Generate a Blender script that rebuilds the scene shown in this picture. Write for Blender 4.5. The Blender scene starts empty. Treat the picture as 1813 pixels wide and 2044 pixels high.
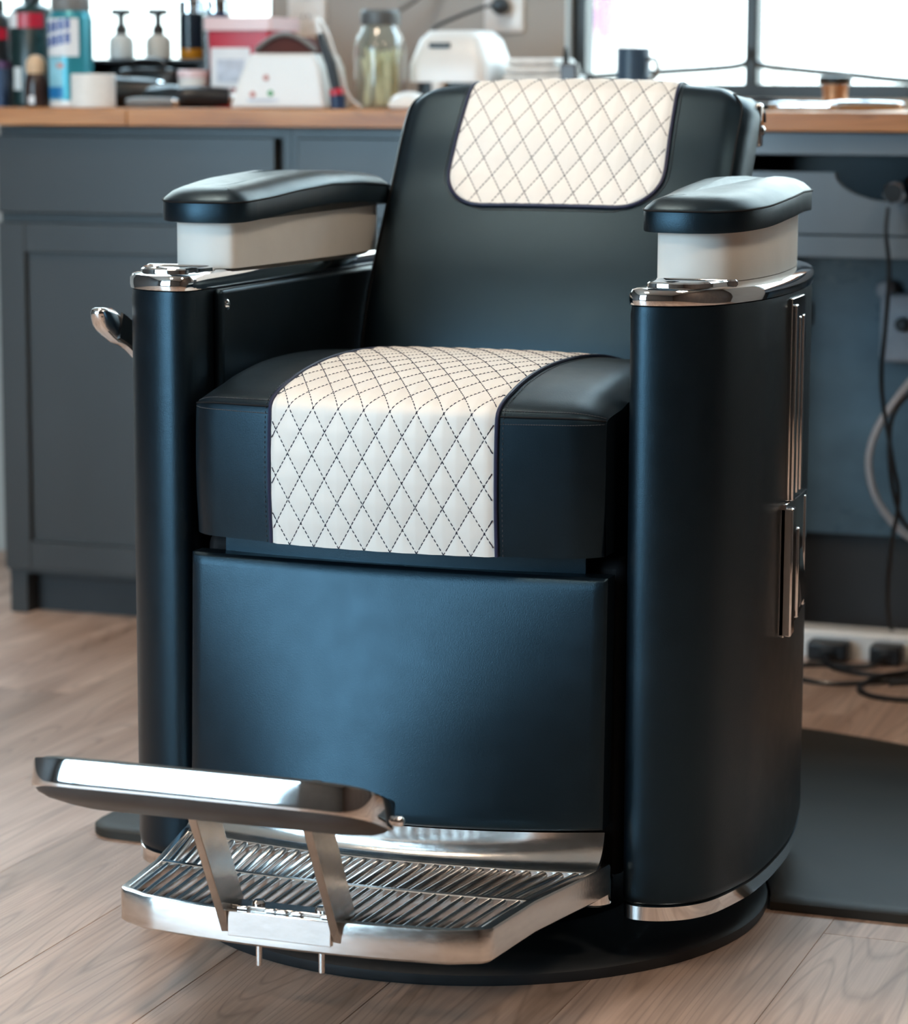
import bpy, bmesh, math, random
import numpy as np
from mathutils import Vector, Matrix
random.seed(7)
S = bpy.context.scene
COL = S.collection
PI = math.pi

# ------------------------------------------------------------------ camera
cam_d = bpy.data.cameras.new('camera')
cam = bpy.data.objects.new('camera', cam_d)
COL.objects.link(cam)
cam_d.sensor_fit = 'HORIZONTAL'
cam_d.sensor_width = 36.0
cam_d.lens = 36.0 * 5445.4 / 1813.0
cam_d.clip_start = 0.05
cam_d.clip_end = 300
cam_d.dof.use_dof = True
cam_d.dof.focus_distance = 2.88
cam_d.dof.aperture_fstop = 6.0
R3 = ((0.93929, -0.055387, 0.338625), (0.343108, 0.141892, -0.928517), (0.003379, 0.988331, 0.152282))
cam.matrix_world = Matrix.Translation((1.048, -2.9487, 0.9348)) @ Matrix(R3).to_4x4()
S.camera = cam

# ------------------------------------------------------------------ sky, exposure, daylight
S.view_settings.view_transform = 'Standard'
S.view_settings.look = 'None'
S.view_settings.exposure = 0.0
S.view_settings.gamma = 1.0
S.view_settings.use_curve_mapping = False
W = bpy.data.worlds.new('world')
S.world = W
W.use_nodes = True
bg = W.node_tree.nodes['Background']
bg.inputs['Color'].default_value = (0.60, 0.83, 1.0, 1)
bg.inputs['Strength'].default_value = 16.0
S.cycles.use_denoising = True
S.cycles.use_adaptive_sampling = True
S.cycles.adaptive_threshold = 0.02
S.cycles.max_bounces = 8
S.cycles.diffuse_bounces = 3
S.cycles.glossy_bounces = 5
S.cycles.transparent_max_bounces = 16
S.cycles.sample_clamp_indirect = 6.0
S.cycles.caustics_reflective = False
S.cycles.caustics_refractive = False

FW = (-3.7, -1.12, 0.25, 2.75)       # shop window in the street wall behind the camera: x0 x1 z0 z1
BW1 = (-2.60, -1.105, 0.935, 2.35)   # window in the counter wall, left
BW2 = (-0.515, 1.60, 0.925, 2.35)    # window in the counter wall, right
YB, YF, XL, XR, ZC = 1.93, -4.30, -4.2, 2.9, 3.0

def area(name, loc, rot, sx, sy, energy, col, portal=False):
    l = bpy.data.lights.new(name, 'AREA')
    l.shape = 'RECTANGLE'
    l.size, l.size_y, l.energy, l.color = sx, sy, energy, col
    if portal:
        l.cycles.is_portal = True
    o = bpy.data.objects.new(name, l)
    o.location, o.rotation_euler = loc, rot
    COL.objects.link(o)
    return o
# daylight openings (portals only steer the sampling of the sky)
area('daylight_front', ((FW[0]+FW[1])/2, YF-0.02, (FW[2]+FW[3])/2), (PI/2, 0, 0), FW[1]-FW[0], FW[3]-FW[2], 1, (1, 1, 1), True)
area('daylight_back', ((BW1[0]+BW1[1])/2, YB+0.14, (BW1[2]+BW1[3])/2), (-PI/2, 0, 0), BW1[1]-BW1[0], BW1[3]-BW1[2], 1, (1, 1, 1), True)
area('daylight_back', ((BW2[0]+BW2[1])/2, YB+0.14, (BW2[2]+BW2[3])/2), (-PI/2, 0, 0), BW2[1]-BW2[0], BW2[3]-BW2[2], 1, (1, 1, 1), True)

# ------------------------------------------------------------------ materials
def mat(name, col, rough=0.5, metal=0.0, spec=0.5, noise=None, bump=None, coat=0.0, trans=0.0, emit=None, stint=None):
    m = bpy.data.materials.new(name)
    m.use_nodes = True
    nt = m.node_tree
    b = nt.nodes['Principled BSDF']
    b.inputs['Base Color'].default_value = (*col, 1)
    b.inputs['Roughness'].default_value = rough
    b.inputs['Metallic'].default_value = metal
    b.inputs['Specular IOR Level'].default_value = spec
    b.inputs['Coat Weight'].default_value = coat
    b.inputs['Transmission Weight'].default_value = trans
    if emit:
        b.inputs['Emission Color'].default_value = (*emit[0], 1)
        b.inputs['Emission Strength'].default_value = emit[1]
    if stint:
        b.inputs['Specular Tint'].default_value = (*stint, 1)
    tc = nt.nodes.new('ShaderNodeTexCoord')
    if noise:      # (scale vector, amount, roughness amount)
        sc, amt, ra = noise
        mp = nt.nodes.new('ShaderNodeMapping')
        mp.inputs['Scale'].default_value = sc
        nt.links.new(tc.outputs['Object'], mp.inputs['Vector'])
        n = nt.nodes.new('ShaderNodeTexNoise')
        n.inputs['Scale'].default_value = 1.0
        n.inputs['Detail'].default_value = 5
        nt.links.new(mp.outputs['Vector'], n.inputs['Vector'])
        r = nt.nodes.new('ShaderNodeValToRGB')
        r.color_ramp.elements[0].position, r.color_ramp.elements[1].position = 0.3, 0.7
        r.color_ramp.elements[0].color = (*[c*(1-amt) for c in col], 1)
        r.color_ramp.elements[1].color = (*[min(1, c*(1+amt)) for c in col], 1)
        nt.links.new(n.outputs['Fac'], r.inputs['Fac'])
        nt.links.new(r.outputs['Color'], b.inputs['Base Color'])
        if ra:
            mr = nt.nodes.new('ShaderNodeMapRange')
            mr.inputs['To Min'].default_value = max(0.02, rough-ra)
            mr.inputs['To Max'].default_value = rough+ra
            nt.links.new(n.outputs['Fac'], mr.inputs['Value'])
            nt.links.new(mr.outputs['Result'], b.inputs['Roughness'])
    if bump:       # (scale, strength, distance)
        n2 = nt.nodes.new('ShaderNodeTexNoise')
        n2.inputs['Scale'].default_value = bump[0]
        n2.inputs['Detail'].default_value = 3
        nt.links.new(tc.outputs['Object'], n2.inputs['Vector'])
        bp = nt.nodes.new('ShaderNodeBump')
        bp.inputs['Strength'].default_value = bump[1]
        bp.inputs['Distance'].default_value = bump[2]
        nt.links.new(n2.outputs['Fac'], bp.inputs['Height'])
        nt.links.new(bp.outputs['Normal'], b.inputs['Normal'])
    return m

def wood_mat(name, c0, c1, c2, scale, rough, axis='Y', rnd=True):
    """plank wood: long grain along one axis, knots, tint by object"""
    m = bpy.data.materials.new(name)
    m.use_nodes = True
    nt = m.node_tree
    L = nt.links.new
    b = nt.nodes['Principled BSDF']
    b.inputs['Roughness'].default_value = rough
    tc = nt.nodes.new('ShaderNodeTexCoord')
    oi = nt.nodes.new('ShaderNodeObjectInfo')
    off = nt.nodes.new('ShaderNodeVectorMath'); off.operation = 'MULTIPLY_ADD'
    off.inputs[1].default_value = (1, 1, 1)
    cm = nt.nodes.new('ShaderNodeCombineXYZ')
    mu = nt.nodes.new('ShaderNodeMath'); mu.operation = 'MULTIPLY'; mu.inputs[1].default_value = 37.0
    L(oi.outputs['Random'], mu.inputs[0])
    for i in range(3):
        L(mu.outputs[0], cm.inputs[i])
    L(tc.outputs['Object'], off.inputs[0])
    L(cm.outputs[0], off.inputs[2])
    def stretched(s_long, s_cross, det, dist=0.0):
        mp = nt.nodes.new('ShaderNodeMapping')
        v = [s_cross]*3
        v['XYZ'.index(axis)] = s_long
        mp.inputs['Scale'].default_value = v
        L(off.outputs[0], mp.inputs['Vector'])
        n = nt.nodes.new('ShaderNodeTexNoise')
        n.inputs['Scale'].default_value = 1
        n.inputs['Detail'].default_value = det
        n.inputs['Distortion'].default_value = dist
        L(mp.outputs[0], n.inputs['Vector'])
        return n
    na = stretched(1.6*scale, 14*scale, 4, 0.6)
    # cathedral grain: contour lines of a smooth stretched noise
    nb = stretched(0.55*scale, 8*scale, 1, 0.15)
    ml = nt.nodes.new('ShaderNodeMath'); ml.operation = 'MULTIPLY'; ml.inputs[1].default_value = 64
    L(nb.outputs['Fac'], ml.inputs[0])
    fr = nt.nodes.new('ShaderNodeMath'); fr.operation = 'PINGPONG'; fr.inputs[1].default_value = 1.0
    L(ml.outputs[0], fr.inputs[0])
    nc = stretched(5*scale, 160*scale, 3, 0.0)
    r1 = nt.nodes.new('ShaderNodeValToRGB')
    r1.color_ramp.elements[0].position, r1.color_ramp.elements[1].position = 0.25, 0.72
    r1.color_ramp.elements[0].color, r1.color_ramp.elements[1].color = (*c0, 1), (*c2, 1)
    e = r1.color_ramp.elements.new(0.5); e.color = (*c1, 1)
    L(na.outputs['Fac'], r1.inputs['Fac'])
    rg = nt.nodes.new('ShaderNodeValToRGB')
    rg.color_ramp.elements[0].position, rg.color_ramp.elements[1].position = 0.0, 0.35
    rg.color_ramp.elements[0].color, rg.color_ramp.elements[1].color = (0.50, 0.48, 0.46, 1), (1, 1, 1, 1)
    L(fr.outputs[0], rg.inputs['Fac'])
    m1 = nt.nodes.new('ShaderNodeMix'); m1.data_type = 'RGBA'; m1.blend_type = 'MULTIPLY'
    m1.inputs['Factor'].default_value = 0.5
    L(r1.outputs['Color'], m1.inputs['A']); L(rg.outputs['Color'], m1.inputs['B'])
    rf = nt.nodes.new('ShaderNodeValToRGB')
    rf.color_ramp.elements[0].position, rf.color_ramp.elements[1].position = 0.35, 0.65
    rf.color_ramp.elements[0].color, rf.color_ramp.elements[1].color = (0.80, 0.79, 0.78, 1), (1.06, 1.06, 1.06, 1)
    L(nc.outputs['Fac'], rf.inputs['Fac'])
    m2 = nt.nodes.new('ShaderNodeMix'); m2.data_type = 'RGBA'; m2.blend_type = 'MULTIPLY'
    m2.inputs['Factor'].default_value = 0.7
    L(m1.outputs['Result'], m2.inputs['A']); L(rf.outputs['Color'], m2.inputs['B'])
    src = m2.outputs['Result']
    if rnd:
        hs = nt.nodes.new('ShaderNodeHueSaturation')
        mr = nt.nodes.new('ShaderNodeMapRange')
        mr.inputs['To Min'].default_value, mr.inputs['To Max'].default_value = 0.82, 1.14
        L(oi.outputs['Random'], mr.inputs['Value'])
        L(mr.outputs['Result'], hs.inputs['Value'])
        L(src, hs.inputs['Color'])
        src = hs.outputs['Color']
    L(src, b.inputs['Base Color'])
    bp = nt.nodes.new('ShaderNodeBump')
    bp.inputs['Strength'].default_value = 0.25
    bp.inputs['Distance'].default_value = 0.0012
    L(nc.outputs['Fac'], bp.inputs['Height'])
    L(bp.outputs['Normal'], b.inputs['Normal'])
    return m

def glass_mat(name, tint=(0.95, 0.98, 0.97), refl=0.10, rough=0.02):
    """thin clear glass: mostly see-through with a glossy sheen by angle"""
    m = bpy.data.materials.new(name)
    m.use_nodes = True
    nt = m.node_tree
    nt.nodes.remove(nt.nodes['Principled BSDF'])
    out = nt.nodes['Material Output']
    t = nt.nodes.new('ShaderNodeBsdfTransparent'); t.inputs['Color'].default_value = (*tint, 1)
    g = nt.nodes.new('ShaderNodeBsdfGlossy'); g.inputs['Roughness'].default_value = rough
    lw = nt.nodes.new('ShaderNodeLayerWeight'); lw.inputs['Blend'].default_value = 0.22
    fr = nt.nodes.new('ShaderNodeMapRange')
    fr.inputs['To Min'].default_value, fr.inputs['To Max'].default_value = refl*0.4, min(1.0, refl*6)
    nt.links.new(lw.outputs['Facing'], fr.inputs['Value'])
    mx = nt.nodes.new('ShaderNodeMixShader')
    nt.links.new(fr.outputs[0], mx.inputs['Fac'])
    nt.links.new(t.outputs[0], mx.inputs[1]); nt.links.new(g.outputs[0], mx.inputs[2])
    nt.links.new(mx.outputs[0], out.inputs['Surface'])
    return m

M = dict(
    leather=mat('black_leather', (0.0024, 0.0042, 0.0065), 0.37, spec=0.58, stint=(0.42, 0.75, 1.0), noise=((40, 40, 40), 0.12, 0.05), bump=(750, 0.22, 0.0006)),
    leather_dark=mat('black_cloth', (0.006, 0.007, 0.009), 0.7, spec=0.2, noise=((30, 30, 30), 0.2, 0)),
    white=mat('white_leather', (0.80, 0.775, 0.735), 0.45, spec=0.4, noise=((25, 25, 25), 0.03, 0.04), bump=(700, 0.10, 0.0005)),
    piping=mat('navy_piping', (0.014, 0.019, 0.055), 0.45, noise=((60, 60, 60), 0.1, 0)),
    thread=mat('navy_thread', (0.016, 0.020, 0.042), 0.7, noise=((300, 300, 300), 0.2, 0)),
    thread_grey=mat('grey_thread', (0.05, 0.055, 0.065), 0.6, noise=((300, 300, 300), 0.2, 0)),
    chrome=mat('chrome', (0.86, 0.86, 0.87), 0.055, 1.0, noise=((20, 20, 20), 0.02, 0.015)),
    cast=mat('polished_cast_metal', (0.80, 0.79, 0.78), 0.19, 1.0, noise=((60, 60, 200), 0.06, 0.06), bump=(260, 0.08, 0.0006)),
    brushed=mat('brushed_metal', (0.62, 0.60, 0.58), 0.24, 1.0, noise=((14, 14, 60), 0.10, 0.06)),
    pan=mat('dark_rubber_pan', (0.060, 0.056, 0.055), 0.5, noise=((30, 30, 30), 0.15, 0.05)),
    black=mat('black_plastic', (0.010, 0.011, 0.013), 0.35, noise=((40, 40, 40), 0.15, 0.05)),
    rubber=mat('black_rubber', (0.012, 0.015, 0.018), 0.55, noise=((40, 40, 40), 0.2, 0.05)),
    mat=mat('floor_mat_rubber', (0.034, 0.029, 0.023), 0.55, spec=0.25, noise=((3, 9, 3), 0.25, 0.08), bump=(300, 0.15, 0.0008)),
    cab=mat('slate_paint', (0.036, 0.035, 0.034), 0.30, stint=(0.85, 0.94, 1.0), spec=0.4, noise=((6, 6, 2), 0.08, 0.04), bump=(90, 0.05, 0.001)),
    station=mat('lit_slate_paint', (0.125, 0.160, 0.195), 0.30, spec=0.5, noise=((6, 6, 2), 0.08, 0.04), bump=(90, 0.05, 0.001)),  # lighter slate: the bluish window reflection is put into the colour
    cabin=mat('cabinet_inside', (0.02, 0.021, 0.023), 0.7, noise=((6, 6, 6), 0.2, 0)),
    kneeboard=mat('scuffed_board', (0.070, 0.125, 0.165), 0.30, spec=0.5, noise=((3.5, 3.5, 5), 0.45, 0.12)),
    counter=wood_mat('butcher_block', (0.26, 0.085, 0.022), (0.49, 0.195, 0.055), (0.63, 0.30, 0.11), 1.6, 0.38, 'X', True),
    plank=wood_mat('floor_plank', (0.31, 0.203, 0.150), (0.50, 0.350, 0.276), (0.66, 0.492, 0.402), 1.0, 0.42, 'Y', True),
    subfloor=mat('subfloor', (0.13, 0.095, 0.075), 0.8, noise=((4, 4, 4), 0.2, 0)),
    wall=mat('grey_wall_paint', (0.37, 0.355, 0.33), 0.7, noise=((2, 2, 2), 0.05, 0), bump=(180, 0.05, 0.001)),
    wallwarm=mat('brown_wall', (0.055, 0.036, 0.027), 0.7, noise=((1, 6, 1), 0.3, 0)),
    walldark=mat('charcoal_wall', (0.06, 0.06, 0.062), 0.7, noise=((2, 2, 2), 0.1, 0)),
    ceil=mat('ceiling_paint', (0.55, 0.52, 0.48), 0.8, noise=((2, 2, 2), 0.04, 0)),
    jamb=mat('mauve_jamb', (0.16, 0.105, 0.105), 0.6, noise=((5, 5, 5), 0.1, 0)),
    frame=mat('black_window_frame', (0.012, 0.016, 0.018), 0.4, noise=((10, 10, 10), 0.15, 0)),
    glass=glass_mat('window_glass', (0.97, 0.99, 0.99), 0.08),
    jarglass=glass_mat('green_jar_glass', (0.93, 0.985, 0.955), 0.12, 0.04),
    clearglass=glass_mat('clear_glass', (0.86, 0.92, 0.93), 0.12, 0.04),
    wplastic=mat('white_plastic', (0.78, 0.77, 0.75), 0.32, noise=((10, 10, 10), 0.03, 0.03)),
    paper=mat('white_paper', (0.80, 0.77, 0.73), 0.8, noise=((60, 60, 200), 0.05, 0)),
    towel=mat('towelling', (0.75, 0.73, 0.70), 0.9, noise=((50, 50, 50), 0.1, 0), bump=(500, 0.5, 0.002)),
    red=mat('red_plastic', (0.50, 0.012, 0.035), 0.35, noise=((8, 8, 8), 0.15, 0.05)),
    redt=mat('pink_translucent_lid', (0.80, 0.58, 0.58), 0.35, noise=((8, 8, 8), 0.08, 0.05)),
    label=mat('printed_label', (0.74, 0.75, 0.77), 0.6, noise=((20, 20, 20), 0.05, 0)),
    labelgrey=mat('label_print', (0.52, 0.56, 0.64), 0.6, noise=((60, 60, 60), 0.15, 0)),
    teal=mat('teal_can', (0.030, 0.25, 0.31), 0.30, metal=0.3, noise=((12, 12, 12), 0.1, 0.04)),
    aqua=mat('pale_aqua_print', (0.26, 0.55, 0.66), 0.4, noise=((30, 30, 30), 0.15, 0)),
    blue=mat('blue_print', (0.010, 0.075, 0.33), 0.4, noise=((30, 30, 30), 0.2, 0)),
    sky=mat('sky_blue_print', (0.012, 0.17, 0.42), 0.4, noise=((30, 30, 30), 0.2, 0)),
    green=mat('green_dot', (0.10, 0.36, 0.13), 0.5, noise=((30, 30, 30), 0.1, 0)),
    pinkdot=mat('pink_dot', (0.55, 0.25, 0.22), 0.5, noise=((30, 30, 30), 0.1, 0)),
    dkgreen=mat('dark_green_bottle', (0.012, 0.032, 0.033), 0.28, noise=((12, 12, 12), 0.2, 0.05)),
    brown=mat('brown_bottle', (0.035, 0.016, 0.012), 0.3, noise=((15, 15, 15), 0.2, 0.05)),
    maroon=mat('maroon_lid', (0.085, 0.020, 0.014), 0.6, spec=0.2, noise=((15, 15, 15), 0.2, 0.05)),
    tan=mat('tan_wood_cap', (0.62, 0.42, 0.26), 0.5, noise=((20, 20, 60), 0.15, 0)),
    navy=mat('navy_plastic', (0.010, 0.030, 0.085), 0.4, noise=((12, 12, 12), 0.2, 0.05)),
    purple=mat('plum_print', (0.11, 0.035, 0.12), 0.5, noise=((20, 20, 20), 0.2, 0)),
    grey=mat('grey_plastic', (0.17, 0.165, 0.16), 0.45, noise=((12, 12, 12), 0.15, 0.05)),
    lid=mat('zinc_lid', (0.13, 0.135, 0.135), 0.5, metal=0.4, noise=((30, 30, 30), 0.15, 0.1)),
    cotton=mat('straw_filling', (0.74, 0.68, 0.48), 0.9, noise=((90, 90, 10), 0.3, 0), bump=(300, 0.8, 0.003)),
    amber=mat('amber_liquid', (0.50, 0.20, 0.015), 0.2, noise=((8, 8, 8), 0.2, 0.05)),
    darkliq=mat('dark_blue_liquid', (0.010, 0.016, 0.026), 0.2, noise=((8, 8, 8), 0.2, 0.05)),
    milk=mat('milky_bottle', (0.66, 0.72, 0.73), 0.25, noise=((8, 8, 8), 0.05, 0.05)),
    cup=mat('navy_cup', (0.030, 0.062, 0.105), 0.4, noise=((10, 10, 10), 0.1, 0.05)),
    copper=mat('copper_spool', (0.42, 0.19, 0.085), 0.35, metal=0.5, noise=((30, 30, 90), 0.25, 0.1)),
    cordgrey=mat('grey_cord', (0.30, 0.32, 0.36), 0.5, noise=((40, 40, 40), 0.1, 0)),
    outwhite=mat('pale_street_wall', (0.74, 0.625, 0.53), 0.8, noise=((0.5, 0.5, 0.5), 0.05, 0)),  # warmed to cancel the blue of daylight bounced off the added building
    outred=mat('crimson_awning', (0.40, 0.10, 0.16), 0.8, noise=((0.5, 0.5, 0.5), 0.1, 0)),
    outlav=mat('lavender_panel', (0.13, 0.09, 0.13), 0.8, noise=((0.5, 0.5, 0.5), 0.1, 0)),
    outgreen=mat('street_greenery', (0.17, 0.24, 0.16), 0.9, noise=((3, 3, 3), 0.3, 0)),
    outground=mat('pale_pavement', (0.42, 0.42, 0.41), 0.8, noise=((1, 1, 1), 0.1, 0)),
    lamp=mat('lamp_diffuser', (0.9, 0.85, 0.75), 0.5, emit=((1.0, 0.80, 0.61), 33.0), noise=((2, 2, 2), 0.02, 0)),
)

# ------------------------------------------------------------------ mesh helpers
def tag(o, label=None, cat=None, group=None, kind=None):
    if label: o['label'] = label
    if cat: o['category'] = cat
    if group: o['group'] = group
    if kind: o['kind'] = kind
    return o

def thing(name, loc, label, cat, group=None):
    o = bpy.data.objects.new(name, None)
    o.location = loc
    o.empty_display_size = 0.05
    COL.objects.link(o)
    return tag(o, label, cat, group)

def root_loc(o):
    v = Vector((0, 0, 0))
    while o is not None:
        v = v + Vector(o.location)
        o = o.parent
    return v

class MB:
    def __init__(s):
        s.v, s.f = [], []
    def add(s, vs, fs):
        n = len(s.v)
        s.v += [tuple(map(float, p)) for p in vs]
        s.f += [tuple(i+n for i in f) for f in fs]
        return s
    def box(s, x0, x1, y0, y1, z0, z1):
        return s.add([(x0, y0, z0), (x1, y0, z0), (x1, y1, z0), (x0, y1, z0), (x0, y0, z1), (x1, y0, z1), (x1, y1, z1), (x0, y1, z1)],
                     [(0, 3, 2, 1), (4, 5, 6, 7), (0, 1, 5, 4), (1, 2, 6, 5), (2, 3, 7, 6), (3, 0, 4, 7)])
    def rings(s, rings, cap0=True, cap1=True, closed=True):
        n = len(rings[0])
        vs = [p for r in rings for p in r]
        fs = []
        for i in range(len(rings)-1):
            for j in range(n if closed else n-1):
                k = (j+1) % n
                fs.append((i*n+j, i*n+k, (i+1)*n+k, (i+1)*n+j))
        if cap0: fs.append(tuple(reversed(range(n))))
        if cap1: fs.append(tuple(range((len(rings)-1)*n, len(rings)*n)))
        return s.add(vs, fs)
    def prism(s, poly, z0, z1):
        return s.rings([[(x, y, z0) for x, y in poly], [(x, y, z1) for x, y in poly]])
    def lathe(s, cx, cy, prof, n=24, axis='z', c0=True, c1=True):
        rr = []
        for r, h in prof:
            ring = []
            for k in range(n):
                a = 2*PI*k/n
                if axis == 'z': ring.append((cx+r*math.cos(a), cy+r*math.sin(a), h))
                elif axis == 'y': ring.append((cx+r*math.cos(a), h, cy-r*math.sin(a)))
                else: ring.append((h, cx+r*math.cos(a), cy+r*math.sin(a)))
            rr.append(ring)
        return s.rings(rr, c0, c1)
    def tube(s, pts, r, n=8, caps=True):
        pts = [Vector(p) for p in pts]
        rr = []
        up = None
        for i, p in enumerate(pts):
            t = (pts[min(i+1, len(pts)-1)] - pts[max(i-1, 0)]).normalized()
            if up is None:
                up = Vector((0, 0, 1)) if abs(t.z) < 0.9 else Vector((0, 1, 0))
            a = t.cross(up)
            if a.length < 1e-6: a = t.orthogonal()
            a.normalize()
            b = a.cross(t).normalized()
            up = b
            ri = r[i] if isinstance(r, (list, tuple)) else r
            rr.append([tuple(p + a*ri*math.cos(2*PI*k/n) + b*ri*math.sin(2*PI*k/n)) for k in range(n)])
        return s.rings(rr, caps, caps)
    def grid(s, P, flip=False):
        """P[i][j] array of points"""
        h, w = len(P), len(P[0])
        vs = [tuple(p) for row in P for p in row]
        fs = []
        for i in range(h-1):
            for j in range(w-1):
                q = (i*w+j, i*w+j+1, (i+1)*w+j+1, (i+1)*w+j)
                fs.append(q[::-1] if flip else q)
        return s.add(vs, fs)
    def build(s, name, m, parent=None, angle=35, bevel=0, seg=2, subsurf=0, xf=None):
        me = bpy.data.meshes.new(name)
        vs = np.array(s.v, float)
        if parent is not None:
            off = np.array(root_loc(parent)); loc = (0, 0, 0)
        else:
            lo, hi = vs.min(0), vs.max(0)
            off = np.array([(lo[0]+hi[0])/2, (lo[1]+hi[1])/2, lo[2]]); loc = tuple(off)
        me.from_pydata((vs-off).tolist(), [], s.f)
        me.validate()
        bm = bmesh.new(); bm.from_mesh(me)
        bmesh.ops.recalc_face_normals(bm, faces=bm.faces)
        bm.to_mesh(me); bm.free()
        me.materials.append(M[m] if isinstance(m, str) else m)
        me.polygons.foreach_set('use_smooth', [True]*len(me.polygons))
        me.set_sharp_from_angle(angle=math.radians(angle))
        o = bpy.data.objects.new(name, me)
        COL.objects.link(o)
        if parent is not None: o.parent = parent
        o.location = loc
        if bevel:
            b = o.modifiers.new('bevel', 'BEVEL')
            b.width, b.segments, b.limit_method, b.angle_limit = bevel, seg, 'ANGLE', math.radians(40)
            b.harden_normals = False
        if subsurf:
            b = o.modifiers.new('subsurf', 'SUBSURF'); b.levels = b.render_levels = subsurf
        return o

def catmull(pts, n=6, closed=False):
    out = []
    P = [np.array(p, float) for p in pts]
    N = len(P)
    rng = range(N if closed else N-1)
    for i in rng:
        p0 = P[(i-1) % N] if (closed or i > 0) else 2*P[0]-P[1]
        p1, p2 = P[i], P[(i+1) % N]
        p3 = P[(i+2) % N] if (closed or i+2 < N) else 2*P[-1]-P[-2]
        for k in range(n):
            t = k/n
            out.append(tuple(0.5*((2*p1)+(-p0+p2)*t+(2*p0-5*p1+4*p2-p3)*t*t+(-p0+3*p1-3*p2+p3)*t**3)))
    if not closed: out.append(tuple(P[-1]))
    return out

def rrect(x0, x1, y0, y1, r, n=5):
    out = []
    for cx, cy, a0 in ((x1-r, y1-r, 0), (x0+r, y1-r, 90), (x0+r, y0+r, 180), (x1-r, y0+r, 270)):
        for k in range(n+1):
            a = math.radians(a0+90*k/n)
            out.append((cx+r*math.cos(a), cy+r*math.sin(a)))
    return out

def inset(poly, d):
    """offset a closed CCW polygon inwards by d (approximate, by vertex normals)"""
    n = len(poly)
    out = []
    for i in range(n):
        a, b, c = np.array(poly[i-1]), np.array(poly[i]), np.array(poly[(i+1) % n])
        e1, e2 = b-a, c-b
        n1 = np.array([-e1[1], e1[0]])/(np.hypot(*e1)+1e-12)
        n2 = np.array([-e2[1], e2[0]])/(np.hypot(*e2)+1e-12)
        m = n1+n2
        L = np.hypot(*m)
        if L < 1e-6: m = n1; L = 1
        m = m/L
        k = 1/max(0.5, float(m@n1))
        out.append(tuple(b+m*d*k))
    return out

def resample(pts, n):
    P = np.array(pts, float)
    d = np.r_[0, np.cumsum(np.linalg.norm(np.diff(P, axis=0), axis=1))]
    s = np.linspace(0, d[-1], n)
    return np.stack([np.interp(s, d, P[:, k]) for k in range(P.shape[1])], 1), s

# ================================================================== THE SETTING
def struct(o):
    o['kind'] = 'structure'
    return o

fl = struct(MB().box(XL, XR, YF, YB, -0.06, -0.006).build('floor', 'subfloor'))
PW, PL = 0.197, 1.24
x = 0.425 - PW*24
pi_ = 0
meshes = {}
while x < XR:
    shift = {0.425: -0.022}.get(round(x, 3), None)
    if shift is None: shift = random.uniform(-PL, 0)
    y = shift - PL*math.ceil((shift-YF)/PL)
    while y < YB:
        x0, x1 = max(x, XL), min(x+PW, XR)
        y0, y1 = max(y, YF), min(y+PL, YB)
        if x1-x0 > 0.02 and y1-y0 > 0.02:
            g, c = 0.0002, 0.0006
            key = (round(x1-x0, 4), round(y1-y0, 4))
            if key not in meshes:
                w2, l2 = (x1-x0)/2-g, (y1-y0)/2-g
                b = MB()
                b.rings([[(-w2, -l2, -0.006), (w2, -l2, -0.006), (w2, l2, -0.006), (-w2, l2, -0.006)],
                         [(-w2, -l2, -c), (w2, -l2, -c), (w2, l2, -c), (-w2, l2, -c)],
                         [(-w2+c, -l2+c, 0), (w2-c, -l2+c, 0), (w2-c, l2-c, 0), (-w2+c, l2-c, 0)]])
                o = b.build('plank', 'plank', fl, angle=30)
                # child of floor: local coordinates relative to the floor's own origin
                meshes[key] = o.data
                # mesh was shifted by the floor origin: undo
                off = np.array(root_loc(fl))
                co = np.empty(len(o.data.vertices)*3); o.data.vertices.foreach_get('co', co)
                co = (co.reshape(-1, 3)+off).ravel(); o.data.vertices.foreach_set('co', co)
            else:
                o = bpy.data.objects.new('plank', meshes[key]); COL.objects.link(o); o.parent = fl
            o.location = Vector(((x0+x1)/2, (y0+y1)/2, 0)) - root_loc(fl)
        y += PL
    x += PW

struct(MB().box(XL, XR, YF, YB, ZC, ZC+0.1).build('ceiling', 'ceil'))
struct(MB().box(XL-0.15, XL, YF, YB, -0.06, ZC).build('wall_left', 'walldark'))
struct(MB().box(XR, XR+0.15, YF, YB, -0.06, ZC).build('wall_right', 'wallwarm'))
def wall_with(name, y0, y1, holes, m):
    xs = sorted({XL, XR, *[h[0] for h in holes], *[h[1] for h in holes]})
    b = MB()
    for a, c in zip(xs[:-1], xs[1:]):
        h = [h for h in holes if h[0] <= a and h[1] >= c]
        if h:
            b.box(a, c, y0, y1, -0.06, h[0][2]); b.box(a, c, y0, y1, h[0][3], ZC)
        else:
            b.box(a, c, y0, y1, -0.06, ZC)
    return struct(b.build(name, m))
wall_with('wall_back', YB, YB+0.15, [BW1, BW2], 'wall')
wall_with('wall_front', YF-0.15, YF, [FW], 'walldark')

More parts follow.
